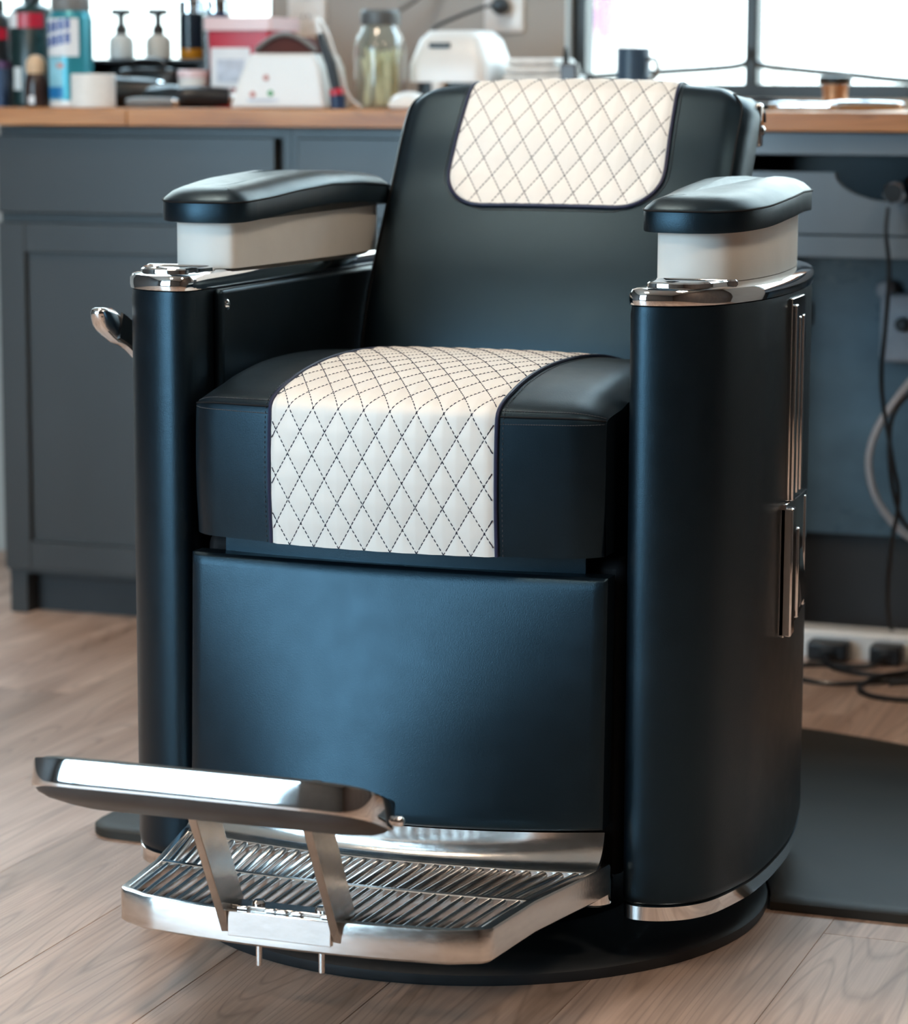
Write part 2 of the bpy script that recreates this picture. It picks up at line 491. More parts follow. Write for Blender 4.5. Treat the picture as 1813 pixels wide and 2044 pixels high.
def window(n, h, y, bars, mull=0.03):
    w = struct(thing('window_%d' % n, ((h[0]+h[1])/2, y, h[2]), None, None))
    e = 0.025
    b = MB()
    for (x0, x1, z0, z1) in ((h[0], h[1], h[2], h[2]+e), (h[0], h[1], h[3]-e, h[3]), (h[0], h[0]+e, h[2]+e, h[3]-e), (h[1]-e, h[1], h[2]+e, h[3]-e)):
        b.box(x0, x1, y-0.025, y+0.025, z0, z1)
    b.build('window_frame', 'jamb' if n == 1 else 'frame', w)
    xs = [h[0]+e] + bars + [h[1]-e]
    for k in range(len(xs)-1):
        MB().box(xs[k], xs[k+1], y-0.002, y+0.002, h[2]+e, h[3]-e).build('pane', 'glass', w)
    return w
w1 = window(1, BW1, YB+0.07, [])
w2 = window(2, BW2, YB+0.07, [-0.174, 0.75])
MB().box(-0.186, -0.163, YB+0.045, YB+0.095, BW2[2]+0.02, BW2[3]-0.02).build('mullion', 'frame', w2, bevel=0.004)
MB().box(0.74, 0.76, YB+0.045, YB+0.095, BW2[2]+0.02, BW2[3]-0.02).build('mullion', 'frame', w2, bevel=0.004)
for pts in ([(-0.174, 1.015), (-0.181, 0.992), (-0.20, 0.983), (-0.25, 0.978), (-0.33, 0.973), (-0.49, 0.962)],
            [(-0.174, 1.015), (-0.166, 0.990), (-0.145, 0.982), (-0.10, 0.977), (0.0, 0.968), (0.10, 0.958), (0.25, 0.948), (0.5, 0.940), (0.745, 0.940)]):
    P = catmull([(a, YB+0.05, z) for a, z in pts], 5)
    MB().tube(P, 0.0062, 8).build('glazing_bar', 'frame', w2)
w3 = window(3, FW, YF-0.07, [-2.41])
for xx in (-2.41,):
    MB().box(xx-0.03, xx+0.03, YF-0.10, YF-0.04, FW[2], FW[3]).build('mullion', 'frame', w3)
MB().box(FW[0], FW[1], YF-0.10, YF-0.04, 2.12, 2.17).build('transom', 'frame', w3)

# street outside, seen blown out through the panes
struct(MB().box(-25, 25, YB+0.16, 40, -0.4, -0.2).build('ground_street', 'outground'))
struct(MB().box(-25, 25, -40, YF-0.16, -0.4, -0.2).build('ground_pavement', 'outground'))
o = thing('awning', (-2.6, 9.2, 0.3), 'crimson and lavender awning on the pale shop front across the street', 'awning')
for (x0, x1, z0) in ((-2.83, -2.78, 1.20), (-2.63, -2.57, 1.17), (-2.34, -2.28, 1.27)):
    MB().box(x0, x1, 9.0, 9.3, z0, 2.6).build('stripe', 'outred', o)
MB().box(-3.2, -1.9, 9.31, 9.39, 0.9, 3.2).build('backboard', 'outwhite', o)
MB().box(-2.80, -2.64, 9.1, 9.3, 1.24, 1.31).build('panel', 'outlav', o)
bd = thing('dimming_building', (0, 10.0, -0.2), 'pale building added across the street to dim the back windows', 'building')  # added to cut the sky's brightness seen through the back windows
MB().box(-24, 24, 9.4, 10.6, -0.2, 7.0).build('facade', 'outwhite', bd)
MB().box(-24, 24, 9.3, 9.3999, 6.6, 7.2).build('cornice', 'outwhite', bd)
def blob(name, c, r, m, label, cat, n=26, group=None):
    b = MB()
    rng = random.Random(int(c[0]*97))
    root = thing(name, (c[0], c[1], -0.2), label, cat, group)
    for k in range(n):
        a, e = rng.uniform(0, 2*PI), rng.uniform(-0.9, 1.2)
        p = (c[0]+r*0.7*math.cos(a)*math.cos(e), c[1]+r*0.7*math.sin(a)*math.cos(e), c[2]+r*0.8*math.sin(e))
        q = r*rng.uniform(0.22, 0.42)
        b.lathe(p[0], p[1], [(0.02*q, p[2]-q), (0.7*q, p[2]-0.7*q), (q, p[2]), (0.72*q, p[2]+0.7*q), (0.02*q, p[2]+q)], 8)
    b.build('foliage', m, root)
    MB().lathe(c[0], c[1], [(0.09, -0.2), (0.06, c[2])], 8).build('trunk', 'brown', root)
blob('street_tree', (-5.4, 8.0, 2.0), 0.8, 'outgreen', 'round green street tree outside the left window', 'tree')

# ceiling lamps (out of the frame, warm)
for k, (lx, ly) in enumerate(((1.9, -1.3), (-0.75, -0.25), (-0.75, -2.6))):
    o = thing('ceiling_lamp', (lx, ly, ZC-0.05), 'warm square ceiling lamp ' + ('near the brown side wall', 'right above the barber chair', 'near the street window')[k], 'lamp', 'ceiling lamps')
    MB().box(lx-0.32, lx+0.32, ly-0.32, ly+0.32, ZC-0.05, ZC).build('housing', 'wplastic', o)
    MB().box(lx-0.28, lx+0.28, ly-0.28, ly+0.28, ZC-0.058, ZC-0.05).build('diffuser', 'lamp', o)

# ================================================================== COUNTER AND CABINETS
CT = 0.905      # counter top
b = thing('worktop', (-0.3, 1.60, 0.875), 'long butcher block worktop running under the windows', 'worktop')
cx = [-1.60, -1.095, -0.05, 1.25]
for i in range(3):
    for j in range(4):
        y0 = 1.285 + j*0.16
        xs = cx if j == 0 else [c + (0.21*j if 0 < n < 3 else 0) for n, c in enumerate(cx)]
        MB().box(xs[i]+0.0006, xs[i+1]-0.0006, y0+0.0004, min(y0+0.16, YB-0.002)-0.0004, 0.875, CT).build('stave', 'counter', b, bevel=0.0015)

def shaker_door(parent, x0, x1, z0, z1, y, rail=0.06):
    d = MB().box(x0+rail-0.004, x1-rail+0.004, y+0.010, y+0.018, z0+rail-0.004, z1-rail+0.004).build('door', 'cab', parent)
    for nm, bx in (('stile', (x0, x0+rail, z0, z1)), ('stile', (x1-rail, x1, z0, z1)), ('rail', (x0+rail, x1-rail, z0, z0+rail)), ('rail', (x0+rail, x1-rail, z1-rail, z1))):
        MB().box(bx[0], bx[1], y, y+0.019, bx[2], bx[3]).build(nm, 'cab', d, bevel=0.0015)
    return d
def cabinet(x0, x1, doors, label):
    c = thing('base_cabinet', ((x0+x1)/2, 1.60, 0), label, 'cabinet')
    b = MB()
    b.box(x0, x1, 1.341, 1.90, 0.075, 0.873)
    b.build('body', 'cab', c)
    MB().box(x0+0.035, x1-0.03, 1.385, 1.88, 0.0, 0.075).build('toe_kick', 'cabin', c)
    MB().box(x0, x0+0.034, 1.345, 1.40, 0.0, 0.075).build('foot', 'cab', c)
    n = len(doors)-1
    for i in range(n):
        a, e = doors[i], doors[i+1]
        MB().box(a+0.004, e-0.004, 1.32, 1.339, 0.722, 0.857).build('drawer_front', 'cab', c, bevel=0.002)
        shaker_door(c, a+0.004, e-0.004, 0.085, 0.705, 1.32, 0.052)
    return c
cabinet(-1.372, -0.813, [-1.372, -0.830], 'slate base cabinet with one shaker door at the left end')
cabinet(-0.812, -0.10, [-0.797, -0.45, -0.105], 'slate two-door base cabinet hidden mostly behind the barber chair')

# knee-space station on the right
st = thing('tool_station', (0.5, 1.60, 0), 'slate tool station with scooped drawer front beside the chair', 'cabinet')
MB().box(-0.098, 1.2, 1.305, 1.335, 0.838, 0.874).build('apron', 'station', st, bevel=0.002)
MB().box(-0.098, 1.2, 1.336, 1.72, 0.680, 0.690).build('shelf', 'cab', st)
MB().box(-0.098, -0.080, 1.335, 1.72, 0.0, 0.873).build('side_panel', 'cab', st)
MB().box(1.18, 1.2, 1.335, 1.72, 0.0, 0.873).build('side_panel', 'cab', st)
MB().box(-0.079, 1.179, 1.66, 1.68, 0.690, 0.872).build('back_panel', 'kneeboard', st)
# scooped drawer front
top = [(-0.078, 0.811), (0.118, 0.811)]
for k in range(0, 13):
    a = PI*k/12
    top.append((0.233-0.105*math.cos(a), 0.811-0.046*math.sin(a)))
top += [(0.36, 0.811), (1.178, 0.811)]
poly = [(-0.078, 0.715)] + top[::1] + [(1.178, 0.715)]
b = MB()
n = len(poly)
b.add([(p[0], 1.315, p[1]) for p in poly] + [(p[0], 1.334, p[1]) for p in poly],
      [tuple(range(n)), tuple(range(2*n-1, n-1, -1))] + [(i, i+n, (i+1) % n+n, (i+1) % n) for i in range(n)])
b.build('scooped_front', 'station', st, angle=30)
MB().box(-0.078, 1.178, 1.318, 1.338, 0.677, 0.7125).build('lower_rail', 'station', st, bevel=0.002)
MB().box(-0.079, 1.179, 1.69, 1.70, 0.0, 0.1795).build('shade_board', 'cabin', st)  # added dark board standing in for the shade below the knee board
kb = MB().box(-0.079, 1.179, 1.665, 1.68, 0.180, 0.679).build('knee_board', 'kneeboard', st)
MB().box(-0.006, 0.022, 1.655, 1.6649, 0.541, 0.579).build('cable_port', 'black', kb, bevel=0.002)
# pale paint smears and junction box
jb = thing('junction_box', (0.165, 1.65, 0.49), 'white wall box with cords under the worktop', 'electrical box')
b = MB()
b.rings([[(p[0], 1.664, p[1]) for p in rrect(0.145, 0.225, 0.485, 0.60, 0.010)], [(p[0], 1.630, p[1]) for p in rrect(0.145, 0.225, 0.485, 0.60, 0.010)],
         [(p[0], 1.625, p[1]) for p in rrect(0.149, 0.221, 0.489, 0.596, 0.008)]])
b.build('body', 'cordgrey', jb)
MB().lathe(0.150, 0.607, [(0.016, 1.664), (0.016, 1.636), (0.012, 1.63)], 16, 'y').build('knob', 'cordgrey', jb)
MB().lathe(0.185, 0.55, [(0.012, 1.625), (0.012, 1.610), (0.008, 1.605)], 14, 'y').build('plug', 'black', jb)

# hair dryer resting in the scoop + its cord
hd = thing('hair_dryer', (0.245, 1.30, 0.765), 'chrome-nosed hair dryer lying in the scooped drawer front', 'hair dryer')
MB().lathe(0.235, 0.783, [(0.014, 1.245), (0.017, 1.25), (0.017, 1.275), (0.0145, 1.30), (0.016, 1.345), (0.024, 1.40), (0.030, 1.46), (0.030, 1.52), (0.02, 1.55)], 20, 'y').build('barrel', 'chrome', hd)
MB().lathe(0.235, 0.783, [(0.0145, 1.2435), (0.003, 1.2445)], 20, 'y').build('grille', 'black', hd)
MB().tube([(0.235, 1.50, 0.77), (0.245, 1.50, 0.73), (0.25, 1.49, 0.695)], [0.014, 0.013, 0.011], 10).build('grip', 'black', hd)

def cord(name, pts, r, m, parent, n=6):
    return MB().tube(catmull(pts, 6), r, n).build(name, m, parent)
cord('power_cord', [(0.222, 1.275, 0.760), (0.221, 1.270, 0.72), (0.228, 1.268, 0.66), (0.224, 1.27, 0.57), (0.218, 1.28, 0.50), (0.220, 1.30, 0.44), (0.236, 1.30, 0.36), (0.245, 1.31, 0.30), (0.232, 1.33, 0.22), (0.222, 1.36, 0.14), (0.216, 1.42, 0.072), (0.216, 1.46, 0.062)], 0.0036, 'black', hd)
cord('appliance_cord', [(0.30, 1.45, 0.52), (0.262, 1.42, 0.500), (0.225, 1.40, 0.455), (0.190, 1.39, 0.395), (0.180, 1.39, 0.335), (0.200, 1.39, 0.275), (0.245, 1.40, 0.225), (0.30, 1.42, 0.205), (0.38, 1.45, 0.215)], 0.0062, 'cordgrey', jb)
cord('appliance_cord', [(0.33, 1.44, 0.56), (0.285, 1.36, 0.49), (0.235, 1.34, 0.445), (0.222, 1.34, 0.39), (0.232, 1.34, 0.30), (0.26, 1.36, 0.24), (0.34, 1.40, 0.21)], 0.0036, 'black', jb)

# power strip and floor cords
ps = thing('power_strip', (0.24, 1.50, 0), 'white power strip on the floor under the tool station', 'power strip')
b = MB()
b.rings([[(p[0], p[1], 0.0) for p in rrect(0.02, 0.50, 1.475, 1.535, 0.012)], [(p[0], p[1], 0.040) for p in rrect(0.02, 0.50, 1.475, 1.535, 0.012)], [(p[0], p[1], 0.046) for p in rrect(0.025, 0.495, 1.480, 1.530, 0.010)]])
b.build('body', 'wplastic', ps)
MB().box(0.036, 0.056, 1.4735, 1.476, 0.006, 0.030).build('switch', 'red', ps)
PLUGS = []
for k, px in enumerate((0.108, 0.205, 0.275)):
    o = thing('power_plug', (px, 1.455, 0.0), ('chunky black adapter at the switch end of the power strip', 'black plug in the middle of the power strip', 'black plug at the far end of the power strip')[k], 'plug', 'plugs in the power strip')
    PLUGS.append(o)
    w = (0.034, 0.026, 0.026)[k]
    MB().box(px-w, px+w, 1.435, 1.4745, 0.001, 0.034).build('body', 'black', o, bevel=0.006, seg=3)
    MB().box(px-w*0.4, px+w*0.4, 1.429, 1.436, 0.008, 0.024).build('strain_relief', 'black', o, bevel=0.002)
cord('floor_cord', [(0.108, 1.4235, 0.016), (0.13, 1.38, 0.005), (0.19, 1.345, 0.005), (0.26, 1.35, 0.005), (0.33, 1.37, 0.005), (0.42, 1.36, 0.005), (0.55, 1.40, 0.005)], 0.0042, 'black', ps)
cord('floor_cord', [(0.205, 1.4235, 0.016), (0.18, 1.40, 0.005), (0.10, 1.39, 0.005), (0.060, 1.34, 0.005), (0.085, 1.28, 0.005), (0.16, 1.255, 0.005), (0.24, 1.30, 0.006), (0.32, 1.325, 0.005), (0.45, 1.30, 0.005)], 0.0042, 'black', ps)
cord('floor_cord', [(0.275, 1.4235, 0.016), (0.262, 1.36, 0.012), (0.225, 1.29, 0.014), (0.205, 1.23, 0.006), (0.24, 1.185, 0.005), (0.30, 1.18, 0.005), (0.36, 1.21, 0.005), (0.37, 1.26, 0.013), (0.31, 1.28, 0.013), (0.25, 1.25, 0.012)], 0.0042, 'black', ps)
cord('floor_cord', [(0.0, 1.36, 0.005), (0.02, 1.31, 0.005), (0.07, 1.25, 0.005), (0.10, 1.27, 0.013), (0.07, 1.33, 0.013), (-0.02, 1.33, 0.005), (-0.10, 1.27, 0.005)], 0.0042, 'black', ps)

# ================================================================== ON THE WALL
def outlet(x0, x1, z0, z1, label):
    y = YB
    o = thing('wall_outlet', ((x0+x1)/2, y, z0), label, 'outlet', 'wall outlets')
    b = MB()
    b.rings([[(p[0], y-0.0005, p[1]) for p in rrect(x0, x1, z0, z1, 0.006)], [(p[0], y-0.007, p[1]) for p in rrect(x0, x1, z0, z1, 0.006)], [(p[0], y-0.010, p[1]) for p in rrect(x0+0.004, x1-0.004, z0+0.004, z1-0.004, 0.004)]])
    b.build('cover_plate', 'wplastic', o)
    xm = (x0+x1)/2
    for zz in ((z0*0.70+z1*0.30), (z0*0.30+z1*0.70)):
        s = MB().lathe(xm, zz, [(0.016, y-0.0101), (0.016, y-0.0125), (0.014, y-0.013)], 16, 'y').build('socket', 'wplastic', o)
        for dx in (-0.006, 0.006):
            MB().box(xm+dx-0.0012, xm+dx+0.0012, y-0.0138, y-0.0129, zz-0.002, zz+0.006).build('slot', 'black', s)
    return o
outlet(-1.070, -0.992, 1.036, 1.16, 'white double outlet on the grey wall above the sterilizer')
outlet(-0.672, -0.594, 1.044, 1.165, 'white double outlet with a black plug in it')
pl = thing('wall_plug', (-0.633, 1.90, 1.075), 'round black plug pushed into the wall outlet', 'plug')
MB().lathe(-0.633, 1.092, [(0.008, YB-0.0142), (0.015, YB-0.016), (0.017, YB-0.03), (0.014, YB-0.045), (0.007, YB-0.055)], 18, 'y').build('body', 'black', pl)
MB().tube(catmull([(-0.633, YB-0.052, 1.092), (-0.645, YB-0.08, 1.089), (-0.68, YB-0.13, 1.070), (-0.71, YB-0.18, 1.045), (-0.70, YB-0.20, 1.01), (-0.66, YB-0.22, 0.97)], 5), 0.0035, 6).build('cord', 'black', pl)
wc = thing('lamp_lead', (-0.80, YB-0.1, CT), 'grey lead hanging slantwise behind the glass jar', 'lead')
cord('lead', [(-0.74, YB-0.03, 1.18), (-0.775, YB-0.06, 1.115), (-0.82, YB-0.10, 1.075), (-0.85, YB-0.14, 1.05), (-0.84, YB-0.16, 0.98), (-0.80, YB-0.17, 0.912)], 0.0045, 'grey', wc)

# ================================================================== ON THE COUNTER
def bottle(name, x, y, prof, m, label, cat, cap=None, group=None):
    o = thing(name, (x, y, CT), label, cat, group)
    MB().lathe(x, y, [(r, CT+0.0005+h) for r, h in prof], 24).build('body', m, o)
    if cap:
        cp, cm = cap
        MB().lathe(x, y, [(r, CT+0.0005+h) for r, h in cp], 20).build('cap', cm, o)
    return o
def wrap(o, x, y, r, a0, a1, z0, z1, m, name, skew=0.0, t=0.0007, n=10):
    """printed patch on a cylinder between two angles (degrees, 270 = towards the room)"""
    b = MB()
    A = [math.radians(a0+(a1-a0)*k/n) for k in range(n+1)]
    b.grid([[(x+(r+t)*math.cos(a), y+(r+t)*math.sin(a), CT+z0+skew*(i/n)) for i, a in enumerate(A)],
            [(x+(r+t)*math.cos(a), y+(r+t)*math.sin(a), CT+z1+skew*(i/n)) for i, a in enumerate(A)]])
    return b.build(name, m, o)

# spray can
X, Y = -1.234, 1.352
o = bottle('spray_can', X, Y, [(0.036, 0), (0.0385, 0.003), (0.0385, 0.012)], 'wplastic', 'teal and white spray can with blue lettering on the worktop', 'spray can')
MB().lathe(X, Y, [(0.0385, CT+0.0125), (0.0385, CT+0.150), (0.037, CT+0.158), (0.033, CT+0.166)], 32).build('cylinder', 'teal', o)
MB().lathe(X, Y, [(0.0335, CT+0.1662), (0.0345, CT+0.172), (0.034, CT+0.19), (0.030, CT+0.205), (0.018, CT+0.214), (0.004, CT+0.216)], 28).build('cap', 'grey', o)
wrap(o, X, Y, 0.0385, 205, 318, 0.088, 0.153, 'label', 'label_panel', 0.0)
wrap(o, X, Y, 0.0385, 212, 275, 0.014, 0.086, 'aqua', 'lower_print', 0.0)
wrap(o, X, Y, 0.0388, 212, 275, 0.016, 0.036, 'sky', 'lower_band', 0.0)
for row, z in enumerate((0.126, 0.102)):
    for k in range(5):
        a = 215+k*17
        wrap(o, X, Y, 0.0389, a, a+12, z+0.002*k, z+0.018+0.002*k, 'blue', 'lettering_stroke', 0.001, n=3)
wrap(o, X, Y, 0.0389, 258, 278, 0.068, 0.076, 'pinkdot', 'print_spot', 0.0, n=3)

# paper roll
o = thing('paper_roll', (-1.178, 1.325, CT), 'small white roll of paper strips at the worktop edge', 'paper roll')
b = MB(); n = 28
b.rings([[(-1.178+r*math.cos(2*PI*k/n), 1.325+r*math.sin(2*PI*k/n), z) for k in range(n)] for r, z in ((0.0125, CT+0.0005), (0.037, CT+0.0005), (0.0385, CT+0.002), (0.0385, CT+0.056), (0.037, CT+0.058), (0.0125, CT+0.058), (0.0125, CT+0.0005))], False, False)
b.build('wound_paper', 'paper', o)
b = MB(); b.rings([[(-1.178+r*math.cos(2*PI*k/n), 1.325+r*math.sin(2*PI*k/n), z) for k in range(n)] for r, z in ((0.0105, CT+0.0005), (0.012, CT+0.0005), (0.012, CT+0.0585), (0.0105, CT+0.0585), (0.0105, CT+0.0005))], False, False)
b.build('core', 'tan', o)

# dark bottles at the far left
o = bottle('tall_bottle', -1.445, 1.47, [(0.028, 0), (0.030, 0.004), (0.030, 0.145), (0.022, 0.160), (0.012, 0.168)], 'black', 'black tall bottle at the very left end of the worktop', 'bottle', ([(0.013, 0.168), (0.013, 0.19), (0.011, 0.192)], 'black'))
wrap(o, -1.445, 1.47, 0.030, 230, 330, 0.120, 0.140, 'red', 'label')
o = bottle('lotion_bottle', -1.352, 1.43, [(0.040, 0), (0.043, 0.004), (0.043, 0.158), (0.034, 0.174), (0.018, 0.182)], 'dkgreen', 'dark green lotion bottle with a white and red label', 'bottle', ([(0.016, 0.182), (0.016, 0.225), (0.012, 0.23)], 'black'))
wrap(o, -1.352, 1.43, 0.043, 240, 325, 0.139, 0.165, 'red', 'label_stripe')
wrap(o, -1.352, 1.43, 0.0436, 236, 262, 0.139, 0.165, 'label', 'label_square')
wrap(o, -1.352, 1.43, 0.0434, 248, 270, 0.03, 0.07, 'milk', 'label_print')
o = thing('product_box', (-1.388, 1.375, CT), 'narrow navy carton with a plum top beside the dark bottles', 'box')
MB().box(-1.401, -1.375, 1.362, 1.388, CT+0.0005, CT+0.068).build('carton', 'navy', o, bevel=0.001)
MB().box(-1.402, -1.374, 1.361, 1.389, CT+0.0682, CT+0.080).build('lid', 'purple', o, bevel=0.001)
o = bottle('oil_bottle', -1.300, 1.345, [(0.018, 0), (0.0205, 0.003), (0.0205, 0.036), (0.0185, 0.052), (0.016, 0.058)], 'brown', 'small brown bottle with a round tan cap', 'bottle', ([(0.0165, 0.058), (0.0175, 0.066), (0.017, 0.078), (0.012, 0.087), (0.004, 0.0905)], 'tan'))
wrap(o, -1.300, 1.345, 0.0205, 258, 290, 0.006, 0.020, 'label', 'label')
bottle('shade_bottle', -1.325, 1.53, [(0.03, 0), (0.032, 0.004), (0.032, 0.12), (0.02, 0.135)], 'black', 'black squat bottle between the green bottle and the spray can', 'bottle', ([(0.015, 0.135), (0.015, 0.155), (0.012, 0.158)], 'black'))

# tray rack with pump bottles and jars
o = thing('tray_rack', (-1.19, 1.63, CT), 'black two-legged tray rack at the window holding bottles', 'rack')
MB().box(-1.345, -1.052, 1.54, 1.70, CT+0.078, CT+0.086).build('tray', 'black', o, bevel=0.003)
MB().box(-1.314, -1.083, 1.60, 1.69, CT+0.0005, CT+0.0776).build('dark_filler_box', 'black', o, bevel=0.002)  # added black box, shuts out the window brightness under the tray
for (x0, x1) in ((-1.335, -1.315), (-1.082, -1.060)):
    MB().box(x0, x1, 1.545, 1.695, CT+0.0005, CT+0.0778).build('leg', 'black', o, bevel=0.002)
def pump(x, y, h, m, label):
    o = thing('pump_bottle', (x, y, CT+0.0862), label, 'bottle', 'pump bottles on the rack')
    z = CT+0.0862
    MB().lathe(x, y, [(0.022, z), (0.0245, z+0.003), (0.0245, z+h*0.55), (0.018, z+h*0.70), (0.010, z+h*0.74)], 22).build('body', m, o)
    MB().lathe(x, y, [(0.0115, z+h*0.74), (0.0115, z+h*0.92), (0.008, z+h)], 16).build('collar', 'black', o)
    MB().lathe(x, y, [(0.0065, z+h), (0.0065, z+h+0.02)], 10).build('stem', 'black', o)
    p = MB().box(x-0.016, x+0.016, y-0.013, y+0.013, z+h+0.017, z+h+0.029).build('pump_head', 'black', o, bevel=0.003)
    MB().tube([(x, y-0.010, z+h+0.025), (x+0.012, y-0.022, z+h+0.024), (x+0.015, y-0.026, z+h+0.017)], 0.0028, 6).build('spout', 'black', p)
pump(-1.262, 1.60, 0.062, 'milk', 'clear pump bottle on the rack, next to the spray can')
pump(-1.192, 1.61, 0.062, 'milk', 'clear pump bottle on the rack, next to the dark jars')
def jar2(x, y, label, m1):
    z = CT+0.0862
    o = thing('disinfectant_jar', (x, y, z), label, 'jar', 'dark jars on the rack')
    MB().lathe(x, y, [(0.021, z), (0.023, z+0.003), (0.023, z+0.019)], 20).build('amber_base', 'amber', o)
    MB().lathe(x, y, [(0.023, z+0.0192), (0.023, z+0.083)], 20).build('filling', m1, o)
    MB().lathe(x, y, [(0.0245, z+0.0835), (0.0245, z+0.105), (0.012, z+0.115), (0.008, z+0.135)], 20).build('lid', 'chrome', o)
jar2(-1.130, 1.62, 'dark filled jar with chrome lid on the rack, left of the pair', 'darkliq')
jar2(-1.080, 1.625, 'dark filled jar with chrome lid on the rack, beside the red bin', 'navy')
o = thing('comb_tube', (-1.048, 1.585, CT), 'tall grey glass tube standing in front of the red bin', 'tube')
MB().lathe(-1.052, 1.600-0.075, [(0.009, CT+0.0005), (0.0095, CT+0.17)], 14).build('tube', 'clearglass', o)
MB().lathe(-1.052, 1.600-0.075, [(0.006, CT+0.001), (0.0085, CT+0.006), (0.0085, CT+0.16)], 14).build('core', 'grey', o)
MB().lathe(-1.052, 1.600-0.075, [(0.0105, CT+0.172), (0.0105, CT+0.185), (0.004, CT+0.19)], 14).build('cap', 'chrome', o)

# black clippers and clutter in front of the rack
def clipper(name, x, y, z, ang, L, r, label, m='black', cat='clipper', group='clippers in front of the rack'):
    o = thing(name, (x, y, z), label, cat, group)
    d = Vector((math.cos(ang), math.sin(ang), 0))
    pts = [Vector((x, y, z+r)) + d*(L*t) for t in (-0.5, -0.35, -0.05, 0.25, 0.42)]
    MB().tube(pts, [r*0.7, r*0.95, r, r*0.9, r*0.8], 12).build('body', m, o)
    h = Vector((x, y, z+r)) + d*(L*0.425)
    e = h + d*(L*0.09)
    MB().tube([h, h*0.4+e*0.6, e], [r*0.78, r*0.72, r*0.5], 12).build('blade', 'chrome', o)
    s = Vector((x, y-0.001, z+r*1.95))
    MB().tube([s - d*(L*0.06), s + d*(L*0.06)], r*0.12, 6).build('switch', 'grey', o)
    return o
clipper('hair_clipper', -1.175, 1.44, CT+0.0005, 0.15, 0.15, 0.027, 'large black hair clipper lying beside the paper roll')
clipper('hair_clipper', -1.085, 1.415, CT+0.0005, 2.75, 0.09, 0.020, 'black hair clipper lying under the dark jars')
clipper('hair_clipper', -1.02, 1.43, CT+0.0005, 0.5, 0.11, 0.019, 'black hair clipper lying in front of the red bin')
clipper('hair_clipper', -1.08, 1.355, CT+0.0005, 0.25, 0.09, 0.009, 'thin grey trimmer lying on the worktop edge', 'grey')
o = thing('camera_case', (-1.165, 1.49, CT), 'rounded black case behind the large hair clipper', 'case')
MB().box(-1.225, -1.110, 1.505, 1.535, CT+0.0005, CT+0.070).build('shell', 'black', o, bevel=0.012, seg=3)
MB().tube(catmull([(-1.205, 1.52, CT+0.069), (-1.195, 1.52, CT+0.082), (-1.145, 1.52, CT+0.082), (-1.135, 1.52, CT+0.069)], 4), 0.005, 8).build('carry_handle', 'black', o)
MB().lathe(-1.140, CT+0.035, [(0.026, 1.5045), (0.026, 1.498), (0.022, 1.496)], 20, 'y').build('round_badge', 'black', o)
o = thing('cream_tub', (-1.065, 1.46, CT), 'cream coloured tub showing between the black clippers', 'tub')
MB().lathe(-1.066, 1.490, [(0.022, CT+0.0005), (0.026, CT+0.004), (0.026, CT+0.052)], 22).build('body', 'paper', o)
MB().lathe(-1.066, 1.490, [(0.0275, CT+0.0522), (0.0275, CT+0.064), (0.025, CT+0.066)], 22).build('lid', 'redt', o)

# red bin
o = thing('sharps_bin', (-0.975, 1.56, CT), 'red plastic bin with a white label and pink lid', 'bin')
def frustum(x0, x1, y0, y1, z0, z1, k, r=0.01):
    a = rrect(x0+k, x1-k, y0+k, y1-k, r); c = rrect(x0, x1, y0, y1, r)
    return MB().rings([[(p[0], p[1], z0) for p in a], [(p[0], p[1], z1) for p in c]])
frustum(-1.040, -0.915, 1.49, 1.61, CT+0.0005, CT+0.135, 0.006).build('tub', 'red', o)
frustum(-1.045, -0.910, 1.485, 1.615, CT+0.1352, CT+0.158, -0.0).build('lid', 'redt', o)
lb = MB().box(-1.030, -0.955, 1.4885, 1.4899, CT+0.035, CT+0.105)
lb.build('label', 'label', o)
MB().box(-1.018, -0.965, 1.4875, 1.4884, CT+0.045, CT+0.085).build('label_print', 'labelgrey', o)

# sterilizer with arched handle
o = thing('sterilizer', (-0.845, 1.40, CT), 'white sterilizer box with sloping sides and an arched dark lid', 'sterilizer')
def trap(y, x0, x1, z0, z1, k):
    return [(x0, y, z0), (x1, y, z0), (x1-k*0.25, y, z1*0.75+z0*0.25), (x1-k*0.55, y, z1), (x0+k, y, z1), (x0+k*0.45, y, z1*0.55+z0*0.45)]
MB().rings([trap(1.345, -0.930, -0.752, CT+0.0005, CT+0.093, 0.040), trap(1.46, -0.930, -0.752, CT+0.0005, CT+0.093, 0.040)]).build('housing', 'wplastic', o, bevel=0.006, seg=3)
arch = [(-0.885+0.112*t, 1.40, CT+0.094+0.036*math.sin(PI*(0.08+0.84*t))-0.008) for t in np.linspace(0, 1, 15)]
b = MB()
b.rings([[(p[0], 1.360, CT+0.0935) for p in arch]+[(p[0], 1.360, max(p[2], CT+0.0936)) for p in arch[::-1]], [(p[0], 1.445, CT+0.0935) for p in arch]+[(p[0], 1.445, max(p[2], CT+0.0936)) for p in arch[::-1]]])
b.build('arched_lid', 'maroon', o)
MB().tube([(p[0], 1.356, p[2]+0.003) for p in arch], 0.0042, 8).build('lid_rim', 'grey', o)
for dx, dz, m in ((-0.860, 0.052, 'pinkdot'), (-0.885, 0.024, 'pinkdot'), (-0.852, 0.026, 'green')):
    MB().lathe(dx, CT+dz, [(0.0055, 1.3448), (0.005, 1.3425)], 12, 'y').build('indicator', m, o)
MB().box(-0.895, -0.838, 1.3436, 1.3449, CT+0.012, CT+0.016).build('print_line', 'labelgrey', o)
o = thing('trimmer', (-0.722, 1.34, CT), 'slim black trimmer with a red collar leaning on the sterilizer', 'trimmer')
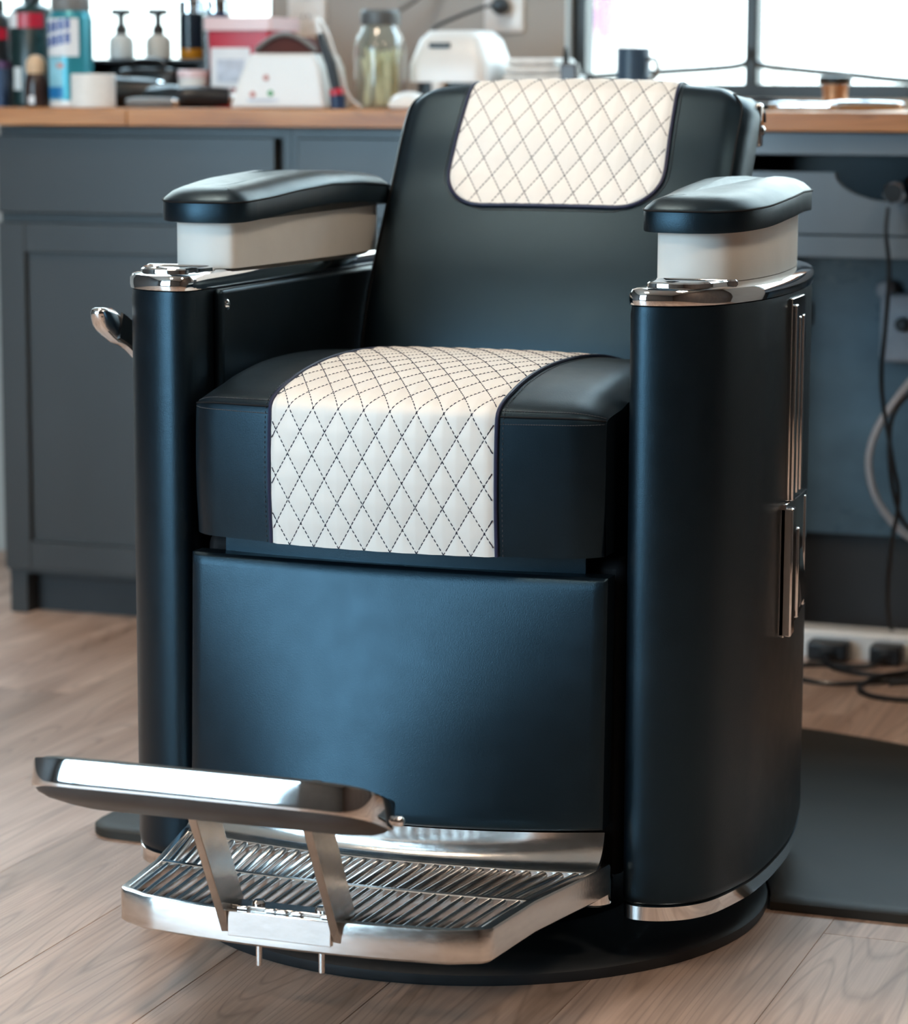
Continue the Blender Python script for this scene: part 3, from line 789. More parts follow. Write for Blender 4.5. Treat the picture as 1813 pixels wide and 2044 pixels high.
MB().tube([(-0.729, 1.338, CT+0.034), (-0.738, 1.338, CT+0.075), (-0.752, 1.337, CT+0.108), (-0.757, 1.337, CT+0.125)], [0.0085, 0.0095, 0.008, 0.006], 12).build('body', 'black', o)
MB().tube([(-0.7265, 1.338, CT+0.023), (-0.7288, 1.338, CT+0.0335)], 0.0125, 14).build('collar', 'red', o)
MB().tube([(-0.725, 1.338, CT+0.0008), (-0.7263, 1.338, CT+0.0225)], [0.0125, 0.0135], 14).build('head', 'navy', o)
MB().tube(catmull([(-0.757, 1.337, CT+0.125), (-0.765, 1.34, CT+0.15), (-0.752, 1.350, CT+0.13), (-0.735, 1.36, CT+0.07), (-0.722, 1.375, CT+0.02), (-0.712, 1.40, CT+0.0045)], 4), 0.0042, 6).build('cord', 'wplastic', o)

# glass jar
X, Y = -0.703, 1.475
o = thing('glass_jar', (X, Y, CT), 'green tinted glass jar with a zinc lid and straw-coloured filling', 'jar')
b = MB()
b.lathe(X, Y, [(0.036, CT+0.0008), (0.043, CT+0.006), (0.0445, CT+0.03), (0.0445, CT+0.100), (0.041, CT+0.122), (0.033, CT+0.134), (0.031, CT+0.142)], 32, c1=False)
b.build('glass', 'jarglass', o)
MB().lathe(X, Y, [(0.0335, CT+0.1422), (0.0345, CT+0.146), (0.0345, CT+0.164), (0.031, CT+0.168)], 28).build('lid', 'lid', o)
rng = random.Random(3)
b = MB()
for k in range(70):
    a, r = rng.uniform(0, 2*PI), 0.033*math.sqrt(rng.random())
    a2, r2 = a+rng.uniform(-0.6, 0.6), 0.036*math.sqrt(rng.random())
    b.tube([(X+r*math.cos(a), Y+r*math.sin(a), CT+0.007), (X+r2*math.cos(a2), Y+r2*math.sin(a2), CT+rng.uniform(0.075, 0.105))], 0.0022, 5)
tag(b.build('straw_filling', 'cotton', o), kind='stuff')

# white soap dome
o = thing('soap_dish', (-0.620, 1.375, CT), 'low white dome-shaped dish beside the glass jar', 'dish')
MB().lathe(-0.612, 1.375, [(0.030, CT+0.0005), (0.034, CT+0.004), (0.034, CT+0.009), (0.030, CT+0.018), (0.020, CT+0.026), (0.008, CT+0.0295), (0.001, CT+0.030)], 26).build('dome', 'wplastic', o)
MB().lathe(-0.612, 1.375, [(0.0345, CT+0.004), (0.0352, CT+0.0065), (0.0345, CT+0.009)], 26).build('rim', 'paper', o)

# lather machine
o = thing('lather_machine', (-0.58, 1.57, CT), 'white hot lather machine on a dark stand with a dark badge', 'lather machine')
fp = rrect(-0.665, -0.520, 1.50, 1.66, 0.022, 6)
fq = rrect(-0.652, -0.532, 1.515, 1.645, 0.022, 6)
fm = rrect(-0.640, -0.545, 1.53, 1.63, 0.020, 6)
MB().rings([[(p[0], p[1], CT+0.046) for p in fp], [(p[0], p[1], CT+0.075) for p in fp], [(p[0], p[1], CT+0.118) for p in fq], [(p[0], p[1], CT+0.134) for p in fm]]).build('hood', 'wplastic', o, angle=50)
MB().prism(rrect(-0.655, -0.530, 1.515, 1.65, 0.015, 4), CT+0.0005, CT+0.0455).build('stand', 'black', o)
MB().box(-0.626, -0.588, 1.5065, 1.512, CT+0.104, CT+0.113).build('badge', 'frame', o, bevel=0.001)
MB().lathe(-0.607, 1.505, [(0.008, CT+0.012), (0.011, CT+0.02), (0.013, CT+0.0458)], 16).build('spout', 'wplastic', o)

# folded towel
o = thing('folded_towel', (-0.45, 1.62, CT), 'folded white towel lying on a dark tray by the window', 'towel')
b = MB()
for k in range(3):
    z = CT+0.046+k*0.014
    MB_ = MB().box(-0.512+0.004*k, -0.395-0.010*k, 1.56, 1.68, z, z+0.0132)
    MB_.build('fold', 'towel', o, bevel=0.006, seg=3)
o = thing('tray', (-0.44, 1.62, CT), 'dark green tray under the folded towel', 'tray')
MB().box(-0.515, -0.365, 1.545, 1.70, CT+0.0005, CT+0.040).build('box', 'dkgreen', o, bevel=0.004)
MB().box(-0.516, -0.345, 1.540, 1.705, CT+0.0402, CT+0.0455).build('rim', 'dkgreen', o, bevel=0.002)
o = thing('brush_stand', (-0.382, 1.64, CT), 'small brown stand with a dark upright pin beside the towel', 'stand')
MB().box(-0.392, -0.362, 1.515, 1.535, CT+0.0005, CT+0.078).build('block', 'brown', o, bevel=0.003)
MB().tube([(-0.384, 1.525, CT+0.0785), (-0.384, 1.525, CT+0.095), (-0.385, 1.525, CT+0.105)], [0.006, 0.005, 0.0025], 8).build('pin', 'frame', o)

# mug
X, Y = -0.272, 1.55
o = thing('mug', (X, Y, CT), 'dark blue straight mug standing before the window', 'mug')
MB().lathe(X, Y, [(0.034, CT+0.0005), (0.034, CT+0.008), (0.029, CT+0.03), (0.028, CT+0.104), (0.0255, CT+0.104), (0.0255, CT+0.012)], 26).build('cup', 'cup', o)
MB().tube(catmull([(X+0.027, Y-0.004, CT+0.085), (X+0.042, Y-0.008, CT+0.083), (X+0.044, Y-0.008, CT+0.060), (X+0.027, Y-0.004, CT+0.048)], 5), 0.004, 8).build('handle', 'grey', o)
MB().lathe(X, Y, [(0.040, CT+0.0001), (0.044, CT+0.0004)], 26, c1=False).build('foot_ring', 'cup', o)

# copper spool and metal tools at the right
X, Y = 0.060, 1.62
o = thing('candle_holder', (X, Y, CT), 'copper waisted holder with a flat dark top before the window', 'holder')
MB().lathe(X, Y, [(0.027, CT+0.0005), (0.027, CT+0.006), (0.022, CT+0.012), (0.0205, CT+0.026), (0.022, CT+0.044)], 24).build('waist', 'copper', o)
MB().lathe(X, Y, [(0.026, CT+0.0442), (0.028, CT+0.048), (0.028, CT+0.056), (0.024, CT+0.058)], 24).build('top_plate', 'frame', o)
rows = [(-0.045, 1.43, 0.2, 0.10, 0.007, 'frame', 'dark shears lying by the chair back on the worktop'),
        (0.055, 1.40, -0.1, 0.11, 0.008, 'chrome', 'bright chrome trimmer lying in front of the copper holder'),
        (0.150, 1.43, 0.15, 0.12, 0.009, 'chrome', 'bright chrome trimmer lying at the right edge of the view'),
        (0.115, 1.50, -0.3, 0.13, 0.008, 'frame', 'dark flat iron lying behind the chrome trimmers')]
for (x_, y_, a_, L_, r_, m_, lab) in rows:
    last_tool = clipper('styling_tool', x_, y_, CT+0.0005, a_, L_, r_, lab, m_, 'tool', 'metal tools on the right of the worktop')
cord('cord', [(0.02, 1.47, CT+0.004), (-0.03, 1.49, CT+0.004), (-0.06, 1.46, CT+0.010), (-0.02, 1.42, CT+0.018), (0.03, 1.45, CT+0.012), (0.0, 1.50, CT+0.004), (-0.10, 1.52, CT+0.004)], 0.0035, 'black', last_tool)

# ================================================================== FLOOR MAT
outl = [(-0.545, 0.075)]
b = MB()
def matpoly(d):
    R = 0.893-d
    xe = 0.545-d
    pts = []
    for k in range(9):                      # front left round corner
        a = math.radians(180+90*k/8); pts.append((-0.545+0.05+(0.05-d)*math.cos(a), 0.043+0.05+(0.05-d)*math.sin(a)))
    rc = 0.349+d                            # cut-out for the chair base
    ac = math.asin((0.043+d+0.0109)/rc)
    for k in range(25):
        a = PI-ac-(PI-2*ac)*k/24; pts.append((0.003+rc*math.cos(a), -0.0109+rc*math.sin(a)))
    for k in range(9):
        a = math.radians(270+90*k/8); pts.append((0.545-0.05+(0.05-d)*math.cos(a), 0.043+0.05+(0.05-d)*math.sin(a)))
    a0 = math.acos(xe/R)
    for k in range(25):
        a = a0+(PI-2*a0)*k/24; pts.append((R*math.cos(a), 0.035+R*math.sin(a)))
    return pts
b.rings([[(p[0], p[1], z) for p in matpoly(d)] for d, z in ((0.0, 0.0005), (0.0, 0.010), (0.004, 0.013), (0.02, 0.0145))])
tag(b.build('floor_mat', 'mat', angle=50), 'dark rubber anti-fatigue mat on the floor behind the barber chair', 'mat')


# ================================================================== BARBER CHAIR
CH = thing('barber_chair', (0, 0, 0), 'black leather barber chair with white diamond-stitched seat and chrome footrest', 'barber chair')

# base disc, pump, underframe
MB().lathe(0.003, -0.011, [(0.343, 0.0), (0.345, 0.003), (0.345, 0.012), (0.340, 0.016), (0.30, 0.018)], 96).build('base_disc', 'rubber', CH, angle=50)
MB().lathe(0.003, -0.011, [(0.20, 0.0182), (0.14, 0.03), (0.115, 0.045), (0.115, 0.098)], 40).build('pump_housing', 'black', CH)
MB().box(-0.244, 0.244, -0.215, 0.30, 0.0985, 0.445).build('underframe', 'leather_dark', CH, bevel=0.01)

# ---- arms
ARM = catmull([(0.2500, -0.222), (0.2522, -0.2345), (0.2585, -0.2430), (0.271, -0.2470), (0.290, -0.2445), (0.310, -0.2350), (0.328, -0.2185), (0.343, -0.192), (0.356, -0.145),
               (0.364, -0.10), (0.3675, -0.03), (0.366, 0.05), (0.358, 0.13), (0.343, 0.21), (0.318, 0.285), (0.285, 0.335), (0.262, 0.350), (0.2525, 0.350), (0.2500, 0.340)], 6)
ARM = ARM[:-1] + [(0.2500, 0.340)] + [(0.2500, 0.340-0.562*k/20) for k in range(1, 20)]
def mir(poly, s):
    return poly if s > 0 else [(-x_, y_) for x_, y_ in poly][::-1]
def loft(levels, s):
    """levels: (inset, z) on the arm plan"""
    b = MB()
    b.rings([[(p[0], p[1], z) for p in mir(inset(ARM, d), s)] for d, z in levels])
    return b
BLK = catmull([(0.246, -0.105), (0.2485, -0.122), (0.258, -0.1295), (0.285, -0.1335), (0.308, -0.128), (0.325, -0.112), (0.336, -0.08), (0.3425, -0.03), (0.344, 0.03), (0.340, 0.10),
               (0.332, 0.17), (0.318, 0.235), (0.297, 0.280), (0.27, 0.302), (0.246, 0.300), (0.238, 0.285), (0.236, 0.25), (0.237, 0.10), (0.241, 0.0), (0.245, -0.08)], 5, closed=True)
def hump(y):
    return float(np.interp(y, [-0.30, -0.14, -0.06, 0.01, 0.10, 0.196, 0.288, 0.367, 0.6], [0.0005, 0.0010, 0.0050, 0.0105, 0.0150, 0.0135, 0.0080, 0.0020, -0.01]))
PAD = [(x_, y_) for x_, y_ in inset(BLK, -0.0155)]
for s in (-1, 1):
    loft([(0.004, 0.0800), (0.0012, 0.083), (0.0, 0.090), (0.0, 0.708), (0.0012, 0.7165)], s).build('arm_shell', 'leather', CH, angle=60)
    loft([(0.0035, 0.0620), (0.0012, 0.0635), (0.0012, 0.0785), (0.004, 0.0797)], s).build('base_band', 'chrome', CH, angle=40)
    cap = loft([(0.004, 0.7168), (-0.0012, 0.7180), (-0.0020, 0.7225), (-0.0018, 0.7290), (0.0008, 0.7335), (0.006, 0.7352), (0.014, 0.7356)], s).build('arm_cap', 'chrome', CH, angle=30)
    # raised oval lid at the front of the cap
    lid = catmull([(0.262, -0.205), (0.268, -0.222), (0.288, -0.2275), (0.308, -0.224), (0.326, -0.205), (0.337, -0.165), (0.340, -0.1485), (0.262, -0.1485)], 5, closed=True)
    b = MB()
    b.rings([[(p[0], p[1], z) for p in mir(inset(lid, d), s)] for d, z in ((0, 0.7350), (0.0005, 0.7392), (0.0025, 0.7408), (0.006, 0.7405), (0.0075, 0.7385), (0.010, 0.7378))])
    b.build('ash_lid', 'chrome', cap, angle=40)
    # white block and black pad
    b = MB()
    pl_ = mir(BLK, s)
    b.rings([[(p[0], p[1], 0.7360) for p in pl_], [(p[0], p[1], 0.7860+hump(p[1])) for p in pl_]])
    b.build('arm_block', 'white', CH, angle=50)
    b = MB()
    rr = []
    for d, z in ((0.004, 0.7862), (0.0005, 0.7868), (0.0, 0.789), (0.0, 0.8085), (0.0008, 0.8105), (0.003, 0.8130), (0.010, 0.8185), (0.020, 0.8225), (0.032, 0.8245), (0.044, 0.825)):
        rr.append([(p[0], p[1], z+hump(p[1])) for p in mir(inset(PAD, d), s)])
    b.rings(rr)
    pd = b.build('arm_pad', 'leather', CH, angle=60)
    sm = [(p[0], p[1], 0.8095+hump(p[1])) for p in mir(inset(PAD, -0.0006), s)]
    MB().tube(sm + [sm[0]], 0.0011, 5, False).build('seam', 'leather_dark', pd)
    # inner side panel with screw
    x0, x1 = (-0.2495, -0.2375) if s < 0 else (0.2375, 0.2495)
    ip = MB().box(x0, x1, -0.180, 0.33, 0.50, 0.7160).build('inner_panel', 'leather', CH, bevel=0.005, seg=3)
    xs_ = x1 if s < 0 else x0
    sc = MB().lathe(-0.168, 0.6985, [(0.0062, xs_-0.0005*s*0), (0.0062, xs_-0.0012*s), (0.0045, xs_-0.0026*s), (0.001, xs_-0.003*s)], 14, 'x')
    sc.build('screw', 'chrome', ip)

# ---- side trim on the right arm: ribbed strip and shield
tr = thing('tmp', (0, 0, 0), None, None)
bpy.data.objects.remove(tr)
def armx(y):
    P = [p for p in ARM if p[0] > 0.30]
    P = sorted(P, key=lambda p: p[1])
    return float(np.interp(y, [p[1] for p in P], [p[0] for p in P]))
for s in (1, -1):
    def strip(y0, y1, z0, z1, t, ny=8, taper=0.0, zs=0.0):
        ys = np.linspace(y0, y1, ny+1)
        b = MB()
        ring = lambda z, dz, out: [(s*(armx(y)+out), y, z+dz*(i/ny)) for i, y in enumerate(ys)]
        lo_o, hi_o = ring(z0, zs, t), ring(z1, 0, t)
        lo_i, hi_i = ring(z0, zs, -0.001), ring(z1, 0, -0.001)
        n_ = ny+1
        b.rings([lo_i + lo_o[::-1], hi_i + hi_o[::-1]])
        return b
    side = strip(-0.012, 0.062, 0.487, 0.712, 0.004).build('side_trim', 'chrome', CH, angle=30, bevel=0.0012)
    for k, (ya, yb) in enumerate(((-0.010, 0.004), (0.020, 0.031), (0.046, 0.060))):
        strip(ya, yb, 0.492 if k else 0.487, 0.690 if k else 0.705, (0.0085, 0.0065, 0.0055)[k], 3).build('rib', 'chrome', side, angle=30, bevel=0.002, seg=3)
    sh = strip(-0.030, 0.095, 0.336, 0.4865, 0.006, 10, zs=0.018).build('side_shield', 'chrome', CH, angle=30, bevel=0.0012)
    strip(-0.030, -0.012, 0.337, 0.482, 0.014, 3, zs=0.003).build('shield_bar', 'chrome', sh, angle=30, bevel=0.002)
    strip(0.008, 0.018, 0.352, 0.455, 0.0125, 2).build('shield_bar', 'chrome', sh, angle=30, bevel=0.002)
    strip(0.076, 0.092, 0.354, 0.482, 0.0075, 3).build('shield_bar', 'chrome', sh, angle=30, bevel=0.002)
    b = MB()
    yy = [0.022, 0.072, 0.072, 0.022]
    b.rings([[(s*(armx(0.022)+0.005), 0.022, 0.350), (s*(armx(0.072)+0.005), 0.072, 0.356), (s*(armx(0.072)+0.005), 0.072, 0.44), (s*(armx(0.022)+0.005), 0.022, 0.44)],
             [(s*(armx(0.030)+0.013), 0.030, 0.366), (s*(armx(0.066)+0.012), 0.066, 0.370), (s*(armx(0.066)+0.006), 0.066, 0.425), (s*(armx(0.030)+0.006), 0.030, 0.425)]])
    b.build('shield_face', 'chrome', sh, angle=30)

# ---- recline lever on the left arm
lv = [(-0.362, 0.06, 0.520), (-0.380, 0.015, 0.555), (-0.388, -0.045, 0.602), (-0.392, -0.085, 0.635), (-0.394, -0.125, 0.660), (-0.394, -0.168, 0.676)]
P = catmull(lv, 4)
b = MB()
rr = []
for i, p in enumerate(P):
    t = i/(len(P)-1)
    q = P[min(i+1, len(P)-1)]; q0 = P[max(i-1, 0)]
    dy, dz = q[1]-q0[1], q[2]-q0[2]
    L = math.hypot(dy, dz); dy, dz = dy/L, dz/L
    h = 0.013+0.010*t if t < 0.9 else 0.022-0.06*(t-0.9)
    w = 0.009+0.004*t
    ring = []
    for k in range(14):
        a = 2*PI*k/14
        c_, s_ = math.cos(a), math.sin(a)
        c_ = math.copysign(abs(c_)**0.7, c_); s_ = math.copysign(abs(s_)**0.7, s_)
        ring.append((p[0]+w*c_, p[1]-dz*h*s_, p[2]+dy*h*s_*-1))
    rr.append(ring)
# rounded end
e = np.array(P[-1]); pr = np.array(P[-2]); d_ = (e-pr)/np.linalg.norm(e-pr)
for k_, f_ in ((0.006, 0.86), (0.011, 0.6), (0.0135, 0.2)):
    last = np.array(rr[len(P)-1]); c0 = last.mean(0)
    rr.append([tuple(c0 + (q-c0)*f_ + d_*k_) for q in last])
b.rings(rr)
lever = b.build('recline_lever', 'chrome', CH, angle=60)
# dark inlay on the face that looks at the seat
rr = []
for i, p in enumerate(P[6:-2]):
    i += 6
    t = i/(len(P)-1)
    q = P[min(i+1, len(P)-1)]; q0 = P[max(i-1, 0)]
    dy, dz = q[1]-q0[1], q[2]-q0[2]
    L = math.hypot(dy, dz); dy, dz = dy/L, dz/L
    h = 0.009+0.008*t
    xx = p[0]+0.009+0.004*t
    rr.append([(xx-0.002, p[1]-dz*h, p[2]+dy*h), (xx+0.0012, p[1]-dz*h*0.9, p[2]+dy*h*0.9), (xx+0.0012, p[1]+dz*h*0.9, p[2]-dy*h*0.9), (xx-0.002, p[1]+dz*h, p[2]-dy*h)])
MB().rings(rr).build('lever_inlay', 'black', lever)

# ---- seat
SP, SL = resample(catmull([(-0.2950, 0.4550), (-0.2990, 0.5050), (-0.2995, 0.5500), (-0.2975, 0.5900), (-0.2940, 0.6050), (-0.2805, 0.6140), (-0.2566, 0.6215), (-0.2158, 0.6305), (-0.1653, 0.6368),
                           (-0.1167, 0.6398), (-0.05, 0.6400), (0.02, 0.6370), (0.10, 0.6290), (0.19, 0.6130)], 8), 240)
NS = np.stack([-np.gradient(SP[:, 1], SL), np.gradient(SP[:, 0], SL)], 1)      # outward normal (y,z)
NS /= np.linalg.norm(NS, axis=1)[:, None]
WF = np.clip((0.05-SP[:, 0])/0.25, 0, 1)                                       # weight of the bowed front
SW = 0.2345
def seat_pt(i, x, off=0.0, rnd=True):
    y, z = SP[i]
    dy = -0.308+0.034*(x/0.232)**2 + 0.2979
    a = max(0.0, (abs(x)-0.196)/(SW-0.196))
    if rnd: dy += 0.016*a**3
    y = y + dy*WF[i] + NS[i, 0]*off
    z = z + NS[i, 1]*off
    if rnd:
        top = np.clip((SP[i, 1]-0.595)/0.03, 0, 1)
        z -= (0.017*a**2.2 + 0.004*min(1, abs(x)/0.2)**2)*top
    return (x, y, z)
xs = np.concatenate([np.linspace(-SW, -0.19, 12), np.linspace(-0.185, 0.185, 24), np.linspace(0.19, SW, 12)])
ii = list(range(0, 240, 3))+[239]
b = MB()
G = [[seat_pt(i, x) for x in xs] for i in ii]
G = [[(p[0], p[1], 0.4552) for p in [(x, seat_pt(0, x)[1]+0.02, 0) for x in xs]]] + G + [[(x, 0.19, 0.4552) for x in xs]]
b.grid(G)
for col in (0, -1):
    b.grid([[row[col] for row in G], [(row[col][0], row[col][1], 0.4552) for row in G]])
seat = b.build('seat', 'leather', CH, angle=60)

def quilt(pt, nrow, half, w, h, x0, s0, svals, amp, nx, name, parent, threads_name='stitching', lim=None):
    """puffed diamond quilting on a surface pt(i, x, offset); half[i] is the half width of row i"""
    u = np.linspace(-1, 1, nx)
    rows = []
    for i in range(nrow):
        X_ = u*half[i]
        a = (X_-x0)/w + (svals[i]-s0)/h
        c = (X_-x0)/w - (svals[i]-s0)/h
        da = 0.5-np.abs(a-np.floor(a)-0.5); dc = 0.5-np.abs(c-np.floor(c)-0.5)
        d = np.minimum(da, dc)*2
        e = np.clip((1-np.abs(u))*half[i]/0.006, 0, 1)
        puff = amp*np.clip(d, 0, 1)**0.55*(0.35+0.65*e)
        rows.append([pt(i, X_[j], 0.0012*e[j]+puff[j]) for j in range(nx)])
    b = MB(); b.grid(rows)
    o = b.build(name, 'white', parent, angle=80)
    # thread
    t = MB()
    smin, smax = svals[0], svals[nrow-1]
    xm = max(half)
    K = int((xm*2)/w + (smax-smin)/h)+3
    for sgn in (1, -1):
        for n in range(-K, K+1):
            seg = []
            for sv in np.arange(smin, smax, 0.0014):
                X_ = x0 + w*(n - sgn*(sv-s0)/h)
                fi = np.interp(sv, svals[:nrow], np.arange(nrow))
                i = int(fi)
                if abs(X_) < half[i]-0.0012:
                    ph = math.sin(sv*2*PI/0.0046)
                    p1 = np.array(pt(i, X_, 0.0014+0.0006*ph)); p2 = np.array(pt(min(i+1, nrow-1), X_, 0.0014+0.0006*ph))
                    seg.append(tuple(p1+(p2-p1)*(fi-i)))
                else:
                    if len(seg) > 3: t.tube(seg, 0.0006, 4)
                    seg = []
            if len(seg) > 3: t.tube(seg, 0.0006, 4)
    t.build(threads_name, 'thread', o, angle=80)
    return o
ZQ = 0.0010
qp = lambda i, x, off=0.0: seat_pt(i, x, off+ZQ)
quilt(lambda i, x, off: seat_pt(i*1, x, off+ZQ), 240, [0.1264]*240, 0.0295, 0.0495, 0.013, 0.0, SL, 0.0019, 190, 'seat_strip', seat)
for s in (-1, 1):
    pts = [seat_pt(i, s*0.1282, 0.0016) for i in range(0, 240, 2)]
    MB().tube(pts, 0.0022, 8).build('piping', 'piping', seat)
    pts = [seat_pt(i, s*0.1345, 0.0004) for i in range(0, 240, 1)]
    b = MB()
    for k in range(0, 236, 2):
        p, q = np.array(pts[k]), np.array(pts[min(k+1, 239)])
        b.tube([tuple(p), tuple(p+(q-p)*0.9)], 0.0005, 4)
    b.build('edge_stitching', 'thread_grey', seat)
    # cross seam of the side pieces
    ks = int(np.argmin(np.abs(SP[:, 1]-0.6035)+(SP[:, 0] > -0.25)))
    xx = np.linspace(0.131, SW-0.001, 40)
    MB().tube([seat_pt(ks, s*x, 0.0003) for x in xx], 0.0011, 6).build('cross_seam', 'leather_dark', seat)
    b = MB()
    for kk in (ks-3, ks+3):
        for k in range(0, 39, 1):
            p, q = np.array(seat_pt(kk, s*xx[k], 0.0003)), np.array(seat_pt(kk, s*xx[k+1], 0.0003))
            b.tube([tuple(p), tuple(p+(q-p)*0.72)], 0.00045, 4)
    b.build('seam_stitching', 'thread_grey', seat)

# board under the seat
b = MB()
xs2 = np.linspace(-0.208, 0.208, 15)
b.grid([[(x, -0.240-0.018*(1-(x/0.208)**2), z) for x in xs2] for z in (0.405, 0.4545)])
b.grid([[(x, -0.2165, z) for x in xs2] for z in (0.405, 0.4545)])
b.box(-0.208, 0.208, -0.2385, -0.2165, 0.405, 0.4545)
b.build('seat_board', 'leather', CH, angle=50)

# ---- leg panel
def panel_y(x, z):
    t = (0.433-z)/0.27
    c = 1-(x/0.239)**2
    return -0.2655 - 0.006*c - (0.050*c+0.009)*t
b = MB()
xs3 = np.linspace(-0.239, 0.239, 33)
ed = 0.006
zs3 = np.linspace(0.165, 0.433, 21)
def pr_(x, z, back=False):
    e = max(0, (abs(x)-(0.239-ed))/ed); f = max(0, (z-(0.433-ed))/ed, ((0.165+ed)-z)/ed)
    return (x, panel_y(x, z)+0.005*max(e, f)**2 if not back else panel_y(x, z)+0.030, z)
xs3 = np.sort(np.concatenate([xs3, [-0.237, -0.235, 0.235, 0.237]])); zs3 = np.sort(np.concatenate([zs3, [0.167, 0.169, 0.429, 0.431]]))
Fg = [[pr_(x, z) for x in xs3] for z in zs3]; Bg = [[pr_(x, z, True) for x in xs3] for z in zs3]
b.grid(Fg); b.grid(Bg, True)
b.grid([Fg[0], Bg[0]]); b.grid([Fg[-1], Bg[-1]]); b.grid([[r[0] for r in Fg], [r[0] for r in Bg]]); b.grid([[r[-1] for r in Fg], [r[-1] for r in Bg]])
b.build('leg_panel', 'leather', CH, angle=50)

# ---- footplate
FT, FBZ = 0.127, 0.0915
def hw(y): return float(np.interp(y, [-0.56, -0.535, -0.415, -0.29], [0.199, 0.2015, 0.2135, 0.2405]))
def bow(y0, k, x, w): return y0 - k*(1-(x/w)**2)
front = lambda x: bow(-0.533, 0.021, x, 0.205)
mid = lambda x: bow(-0.413, 0.014, x, 0.214)
rear = lambda x: bow(-0.296, 0.030, x, 0.24)
# outer rim ring, rounded front corners
def outline(d):
    r = 0.022
    out = []
    out.append((-(0.246-d), -0.262))
    out.append((-(0.2405-d), -0.29)); out.append((-(hw(-0.415)-d), -0.415))
    c = (-(0.2035-r), -0.531+r)
    for k in range(7):
        a = math.radians(186+70*k/6); out.append((c[0]+(r-d)*math.cos(a), c[1]+(r-d)*math.sin(a)))
    for x in np.linspace(-0.165, 0.165, 25): out.append((x, front(x)-0.0008+d))
    for k in range(7):
        a = math.radians(284+70*k/6); out.append((-c[0]+(r-d)*math.cos(a), c[1]+(r-d)*math.sin(a)))
    out.append((hw(-0.415)-d, -0.415)); out.append((0.2405-d, -0.29)); out.append((0.246-d, -0.262))
    return out
b = MB()
prof = [(0.0035, FBZ), (0.0, FBZ+0.003), (0.0, FT-0.0035), (0.0012, FT-0.0008), (0.004, FT), (0.0085, FT), (0.010, FT-0.002), (0.010, FBZ), (0.0035, FBZ)]
b.rings([[(p[0], p[1], z) for p in outline(d)] for d, z in prof], False, False, closed=False)
fp_ = b.build('footplate', 'cast', CH, angle=45)
def bar(f, d0, d1, z0, z1, n=29, wx=None):
    b = MB()
    xs_ = np.linspace(-1, 1, n)
    P0 = []
    W_ = wx
    secs = []
    for t in xs_:
        x = t*W_
        y = f(x)
        secs.append([(x, y+d0, z0), (x, y+d1, z0), (x, y+d1, z1-0.001), (x, y+d1-0.001, z1), (x, y+d0+0.001, z1), (x, y+d0, z1-0.001)])
    b.rings(secs)
    return b
bar(mid, -0.004, 0.004, FBZ+0.006, FT-0.0005, wx=0.2055).build('cross_rib', 'cast', fp_, angle=40)
bar(rear, -0.003, 0.005, FBZ+0.004, FT-0.0005, wx=0.230).build('cross_rib', 'cast', fp_, angle=40)
NSL = 28
for row in range(2):
    for k in range(NSL):
        t = -1+2*(k+0.5)/NSL
        xm_ = t*0.2045
        def at(y):
            return t*(hw(y)-0.009)
        y0 = (front(at(-0.53))+0.009) if row == 0 else mid(xm_)+0.0042
        if row == 0 and abs(t) > 0.92: y0 += 0.006
        y1 = mid(xm_)-0.0042 if row == 0 else rear(at(-0.30))-0.0032
        hwid = 0.0030 if row == 0 else 0.0052
        b = MB()
        secs = []
        for y in (y0, y1):
            x = at(y)
            secs.append([(x-hwid*0.6, y, FT-0.015), (x+hwid*0.6, y, FT-0.015)] + [(x+hwid*math.cos(a_), y, FT-0.0008-hwid+hwid*math.sin(a_)) for a_ in (0, 0.5, 1.05, PI/2, PI-1.05, PI-0.5, PI)])
        b.rings(secs)
        b.build('slat', 'cast', fp_, angle=50)
# kick ramp behind the slats
b = MB()
xk = np.linspace(-0.2385, 0.2385, 31)
rows_ = []
for t in np.linspace(0, 1, 9):
    rows_.append([(x, (rear(x)+0.004)*(1-t)+(-0.272-0.052*(1-(x/0.2385)**2)+0.012)*t + 0.006*math.sin(PI*t), FT-0.001+0.034*(t**1.5)) for x in xk])
b.grid(rows_)
bk = [[(p[0], p[1]+0.006, p[2]-0.003) for p in r] for r in rows_]
b.grid(bk, True)
b.grid([rows_[0], bk[0]]); b.grid([rows_[-1], bk[-1]]); b.grid([[r[0] for r in rows_], [r[0] for r in bk]]); b.grid([[r[-1] for r in rows_], [r[-1] for r in bk]])
b.build('kick_ramp', 'cast', CH, angle=50)
# carrier bosses at the back of the footplate
for s in (-1, 1):
    MB().lathe(s*0.226, -0.255, [(0.017, 0.080), (0.020, 0.083), (0.020, 0.110), (0.016, 0.114)], 20).build('hinge_boss', 'chrome', CH)
MB().box(-0.20, 0.20, -0.275, -0.205, 0.082, 0.110).build('carrier', 'black', CH, bevel=0.004)

